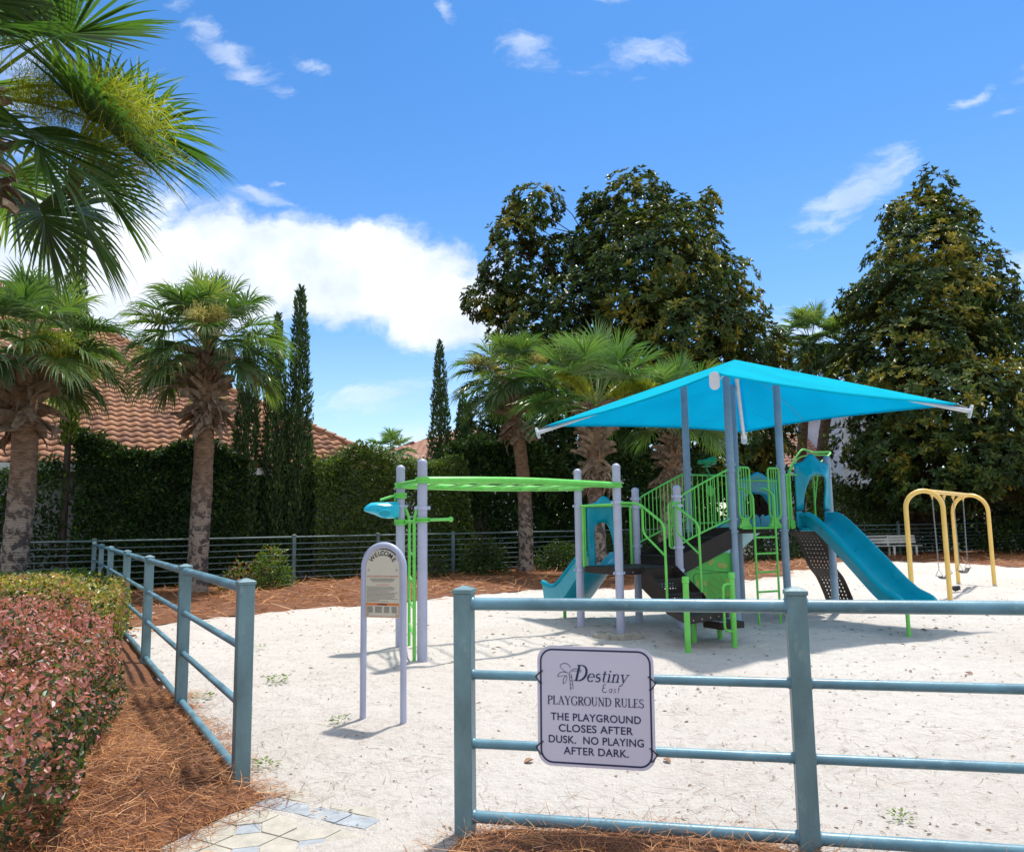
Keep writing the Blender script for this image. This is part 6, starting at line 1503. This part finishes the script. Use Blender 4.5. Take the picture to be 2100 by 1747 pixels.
# ================================================================== HOUSES
def tile_plane(name, a, b, up, nrow, tw, m, parent, amp=.05, rowlen=.40, clip=None):
    """S-tiles laid in rows from the eave a-b up the slope; clip(x along, y up) keeps points inside the plane"""
    a, b = np.asarray(a, float), np.asarray(b, float); X = unit(b-a); W_ = np.linalg.norm(b-a); U = unit(up); N = unit(np.cross(X, U)); N = N if N[2] > 0 else -N; rngt = np.random.RandomState(len(name)+nrow)
    ntile = int(W_/tw); S = 7; xs = np.arange(ntile*S+1)/S*tw; ph = (np.arange(ntile*S+1) % S)/S
    wave = amp*np.where(ph < .62, np.sin(PI*ph/.62), -.45*np.sin(PI*(ph-.62)/.38))
    vs_, fs, tt = [], [], []; nb = 0
    for r in range(nrow):
        y0, y1 = r*rowlen, (r+1)*rowlen+.03
        rows_ = [a+X*xs[:, None]+U*y0+N*(wave-.0+.0)[:, None]*1.0+N*.012, a+X*xs[:, None]+U*y0+N*(wave+.042)[:, None], a+X*xs[:, None]+U*y1+N*(wave*.85+.002)[:, None]]
        t = rngt.rand(ntile)*.8+rngt.rand()*.15
        for k in range(2):
            idx = np.arange(ntile*S)
            xc = xs[:-1]+tw/S/2; ok = np.ones(len(idx), bool) if clip is None else clip(xc, np.full(len(xc), (y0+y1)/2))
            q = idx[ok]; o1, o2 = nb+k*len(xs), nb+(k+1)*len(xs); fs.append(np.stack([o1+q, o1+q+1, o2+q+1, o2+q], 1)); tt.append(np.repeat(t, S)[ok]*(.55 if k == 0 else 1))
        vs_ += rows_; nb += 3*len(xs)
    return link_mesh(name, np.concatenate(vs_), np.concatenate(fs), m, parent, None, np.concatenate(tt), True)
def hip_house(label, E, X, depth, length, eave, pitch, wall_h, m, tw=.35, rowlen=.35, overhang=.5, name='house', left_hip=True, windows=(), max_rows=99):
    """E: right front eave corner; X points left along the front eave"""
    E = V3(E[0], E[1], eave); X = unit(X); B = V3(X[1], -X[0], 0); B = B if B[1] > 0 else -B; t = thing(name, label, 'house', V3(E[0], E[1], 0)); s = math.hypot(1, pitch)
    half = depth/2; rise = half*pitch; nrow = int(half*s/rowlen)
    F_, R_, L_ = E, E+B*depth, E+X*length
    upf = unit(B+UPZ*pitch); 
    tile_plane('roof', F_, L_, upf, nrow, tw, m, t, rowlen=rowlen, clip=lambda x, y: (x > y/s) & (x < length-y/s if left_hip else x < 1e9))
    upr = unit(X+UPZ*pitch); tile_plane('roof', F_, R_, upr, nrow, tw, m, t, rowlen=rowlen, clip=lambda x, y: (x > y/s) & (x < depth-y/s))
    if left_hip: tile_plane('roof', L_, L_+B*depth, unit(-X+UPZ*pitch), nrow//3, tw*3, m, t, rowlen=rowlen*3, clip=lambda x, y: (x > y/s) & (x < depth-y/s))
    tile_plane('roof', R_, R_+X*length, unit(-B+UPZ*pitch), nrow//3, tw*3, m, t, rowlen=rowlen*3, clip=lambda x, y: (x > y/s) & (x < length-y/s if left_hip else x < 1e9))
    ap = E+X*half+B*half+UPZ*rise
    mb = MB()
    for c in ((F_, ap), (R_, ap)):
        n = int(np.linalg.norm(c[1]-c[0])/.42)
        for k in range(n):
            p, q = c[0]+(c[1]-c[0])*k/n, c[0]+(c[1]-c[0])*(k+1.12)/n; mb.tube([p+UPZ*.07, q+UPZ*.045], [.125, .10], 10)
    mb.tube([ap+UPZ*.06, E+X*(length-half)+B*half+UPZ*(rise+.06)], .11, 10)
    me = mb.build('hip_tiles', m, t, True, 50); a_ = me.data.attributes.new('tint', 'FLOAT', 'FACE'); a_.data.foreach_set('value', np.random.RandomState(2).rand(len(me.data.polygons)).astype(np.float32))
    mb = MB(); o = overhang; w0 = [E+X*o+B*o, E+X*(length-o)+B*o, E+X*(length-o)+B*(depth-o), E+X*o+B*(depth-o)]
    mb.loft([[V3(p[0], p[1], -.2) for p in w0], [V3(p[0], p[1], eave-.05) for p in w0]]); mb.build('wall', STUCCO, t, False)
    mb = MB(); f0 = [E, L_, L_+B*depth, R_]
    for p, q in zip(f0, f0[1:]+f0[:1]): mb.box((p+q)/2-UPZ*.10, (np.linalg.norm(q-p)+.02, .05, .20), unit(q-p), V3(-unit(q-p)[1], unit(q-p)[0], 0))
    mb.build('fascia', TRIM, t, False)
    for (x, z, w_, h_) in windows:
        c = E+X*x+B*(o-.02); c[2] = z; wf = MB(); wf.box(c, (w_+.2, .10, h_+.2), X, B); f = wf.build('window', TRIM, t, False); g = MB(); g.box(c-B*.045, (w_, .03, h_), X, B); g.build('pane', GLASS, f, False)
    return t
hip_house('white house with a big terracotta tile hip roof behind the left hedges', (-3.6, 26.7), -UF, 26, 34, 3.42, .65, 3.2, TILE, windows=((4, 1.7, 1.2, 1.6), (8, 1.7, 1.2, 1.6), (12, 1.7, 1.2, 1.6)))
h2 = at(905, 930, 60)
hip_house('distant house with a low tile roof left of the lone cypress', (h2[0]+9, h2[1]), V3(-1, .05, 0), 14, 16, at(905, 940, 60)[2], .42, 3, TILEP, tw=.5, rowlen=.5)
# house at the right: tiled lower roof against a taller white gable wall
hr = thing('house', 'white two storey house with wavy tile roof behind the right magnolia', 'house', V3(19, 52, 0))
ra_, rb_ = at(1600, 966, 50), at(1733, 966, 50); rb_[2] = ra_[2]; rb_[1] = ra_[1]
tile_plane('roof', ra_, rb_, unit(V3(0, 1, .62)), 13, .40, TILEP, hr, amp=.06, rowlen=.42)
mb = MB(); mb.box(V3((ra_[0]+rb_[0])/2, ra_[1]-.03, ra_[2]-.10), (rb_[0]-ra_[0], .10, .20)); mb.build('gutter', TRIM, hr, False)
mb = MB(); mb.box(V3((ra_[0]+rb_[0])/2+.5, ra_[1]+3.4, ra_[2]/2-.1), (rb_[0]-ra_[0]+1.0, 6, ra_[2])); mb.build('wall', STUCCO, hr, False)
wl_, wr_ = at(1727, 960, 48.6), at(1900, 960, 48.6); zt_ = at(1727, 840, 48.6)[2]
mb = MB(); mb.box(V3((wl_[0]+wr_[0])/2, 52.6, zt_/2), (wr_[0]-wl_[0], 8, zt_)); mb.build('gable_wall', STUCCO, hr, False)
mb = MB(); mb.box(V3((wl_[0]+wr_[0])/2, 52.6, zt_+.12), (wr_[0]-wl_[0]+.8, 8.8, .24)); mb.build('eave', TRIM, hr, False)
tile_plane('roof', V3(wl_[0]-.4, 48.2, zt_+.24), V3(wr_[0]+.4, 48.2, zt_+.24), unit(V3(0, 1, .5)), 11, .40, TILEP, hr, amp=.06, rowlen=.42)
mb = MB(); mb.tube(fillet([V3(wl_[0]+.05, 48.45, zt_), V3(wl_[0]+.05, 48.45, ra_[2]+1.1), V3(wl_[0]-.5, 48.45, ra_[2]+.75)], .12), .055, 10); mb.build('downpipe', TRIM, hr)
mb = MB(); mb.box(V3((wl_[0]+wr_[0])/2, 48.55, ra_[2]+.15), (wr_[0]-wl_[0], .08, .07)); mb.build('wall_band', TRIM, hr, False)
# garden pillar behind the back fence
pc = floor0(1114, 30.6)
gp_ = thing('garden_pillar', 'small white garden pillar with a flat cap behind the back fence', 'pillar', pc)
mb = MB(); mb.box(pc+V3(0, 0, .8), (.42, .42, 1.75), bev=.02); mb.build('shaft', STUCCO, gp_, False)
mb = MB(); mb.box(pc+V3(0, 0, 1.72), (.56, .56, .10), bev=.02); mb.build('cap', STUCCO, gp_, False)
# distant wood that closes the horizon
def treeline():
    rng = np.random.RandomState(91); n = 15000; a = rng.uniform(math.radians(-75), math.radians(80), n); R = 98+rng.normal(0, 2.5, n)
    h = 6.0+2.2*vnoise(a*40, a*0, 1.5, 92)+1.5*vnoise(a*40, a*0+3, .4, 93); z = rng.rand(n)**.8*h
    P = np.column_stack([np.sin(a)*R, np.cos(a)*R, z]); L = rng.uniform(.5, 1.1, n); v, f = leaves(P, rdir(rng, n), rdir(rng, n)+np.array([0, -.6, .6]), L, L*.6, .1, 1)
    c = Cloud(); c.add(v, f, np.clip(.5+.25*rng.normal(size=n), 0, 1)); o = c.build('far_wood', HEDGE); o['kind'] = 'stuff'
treeline()
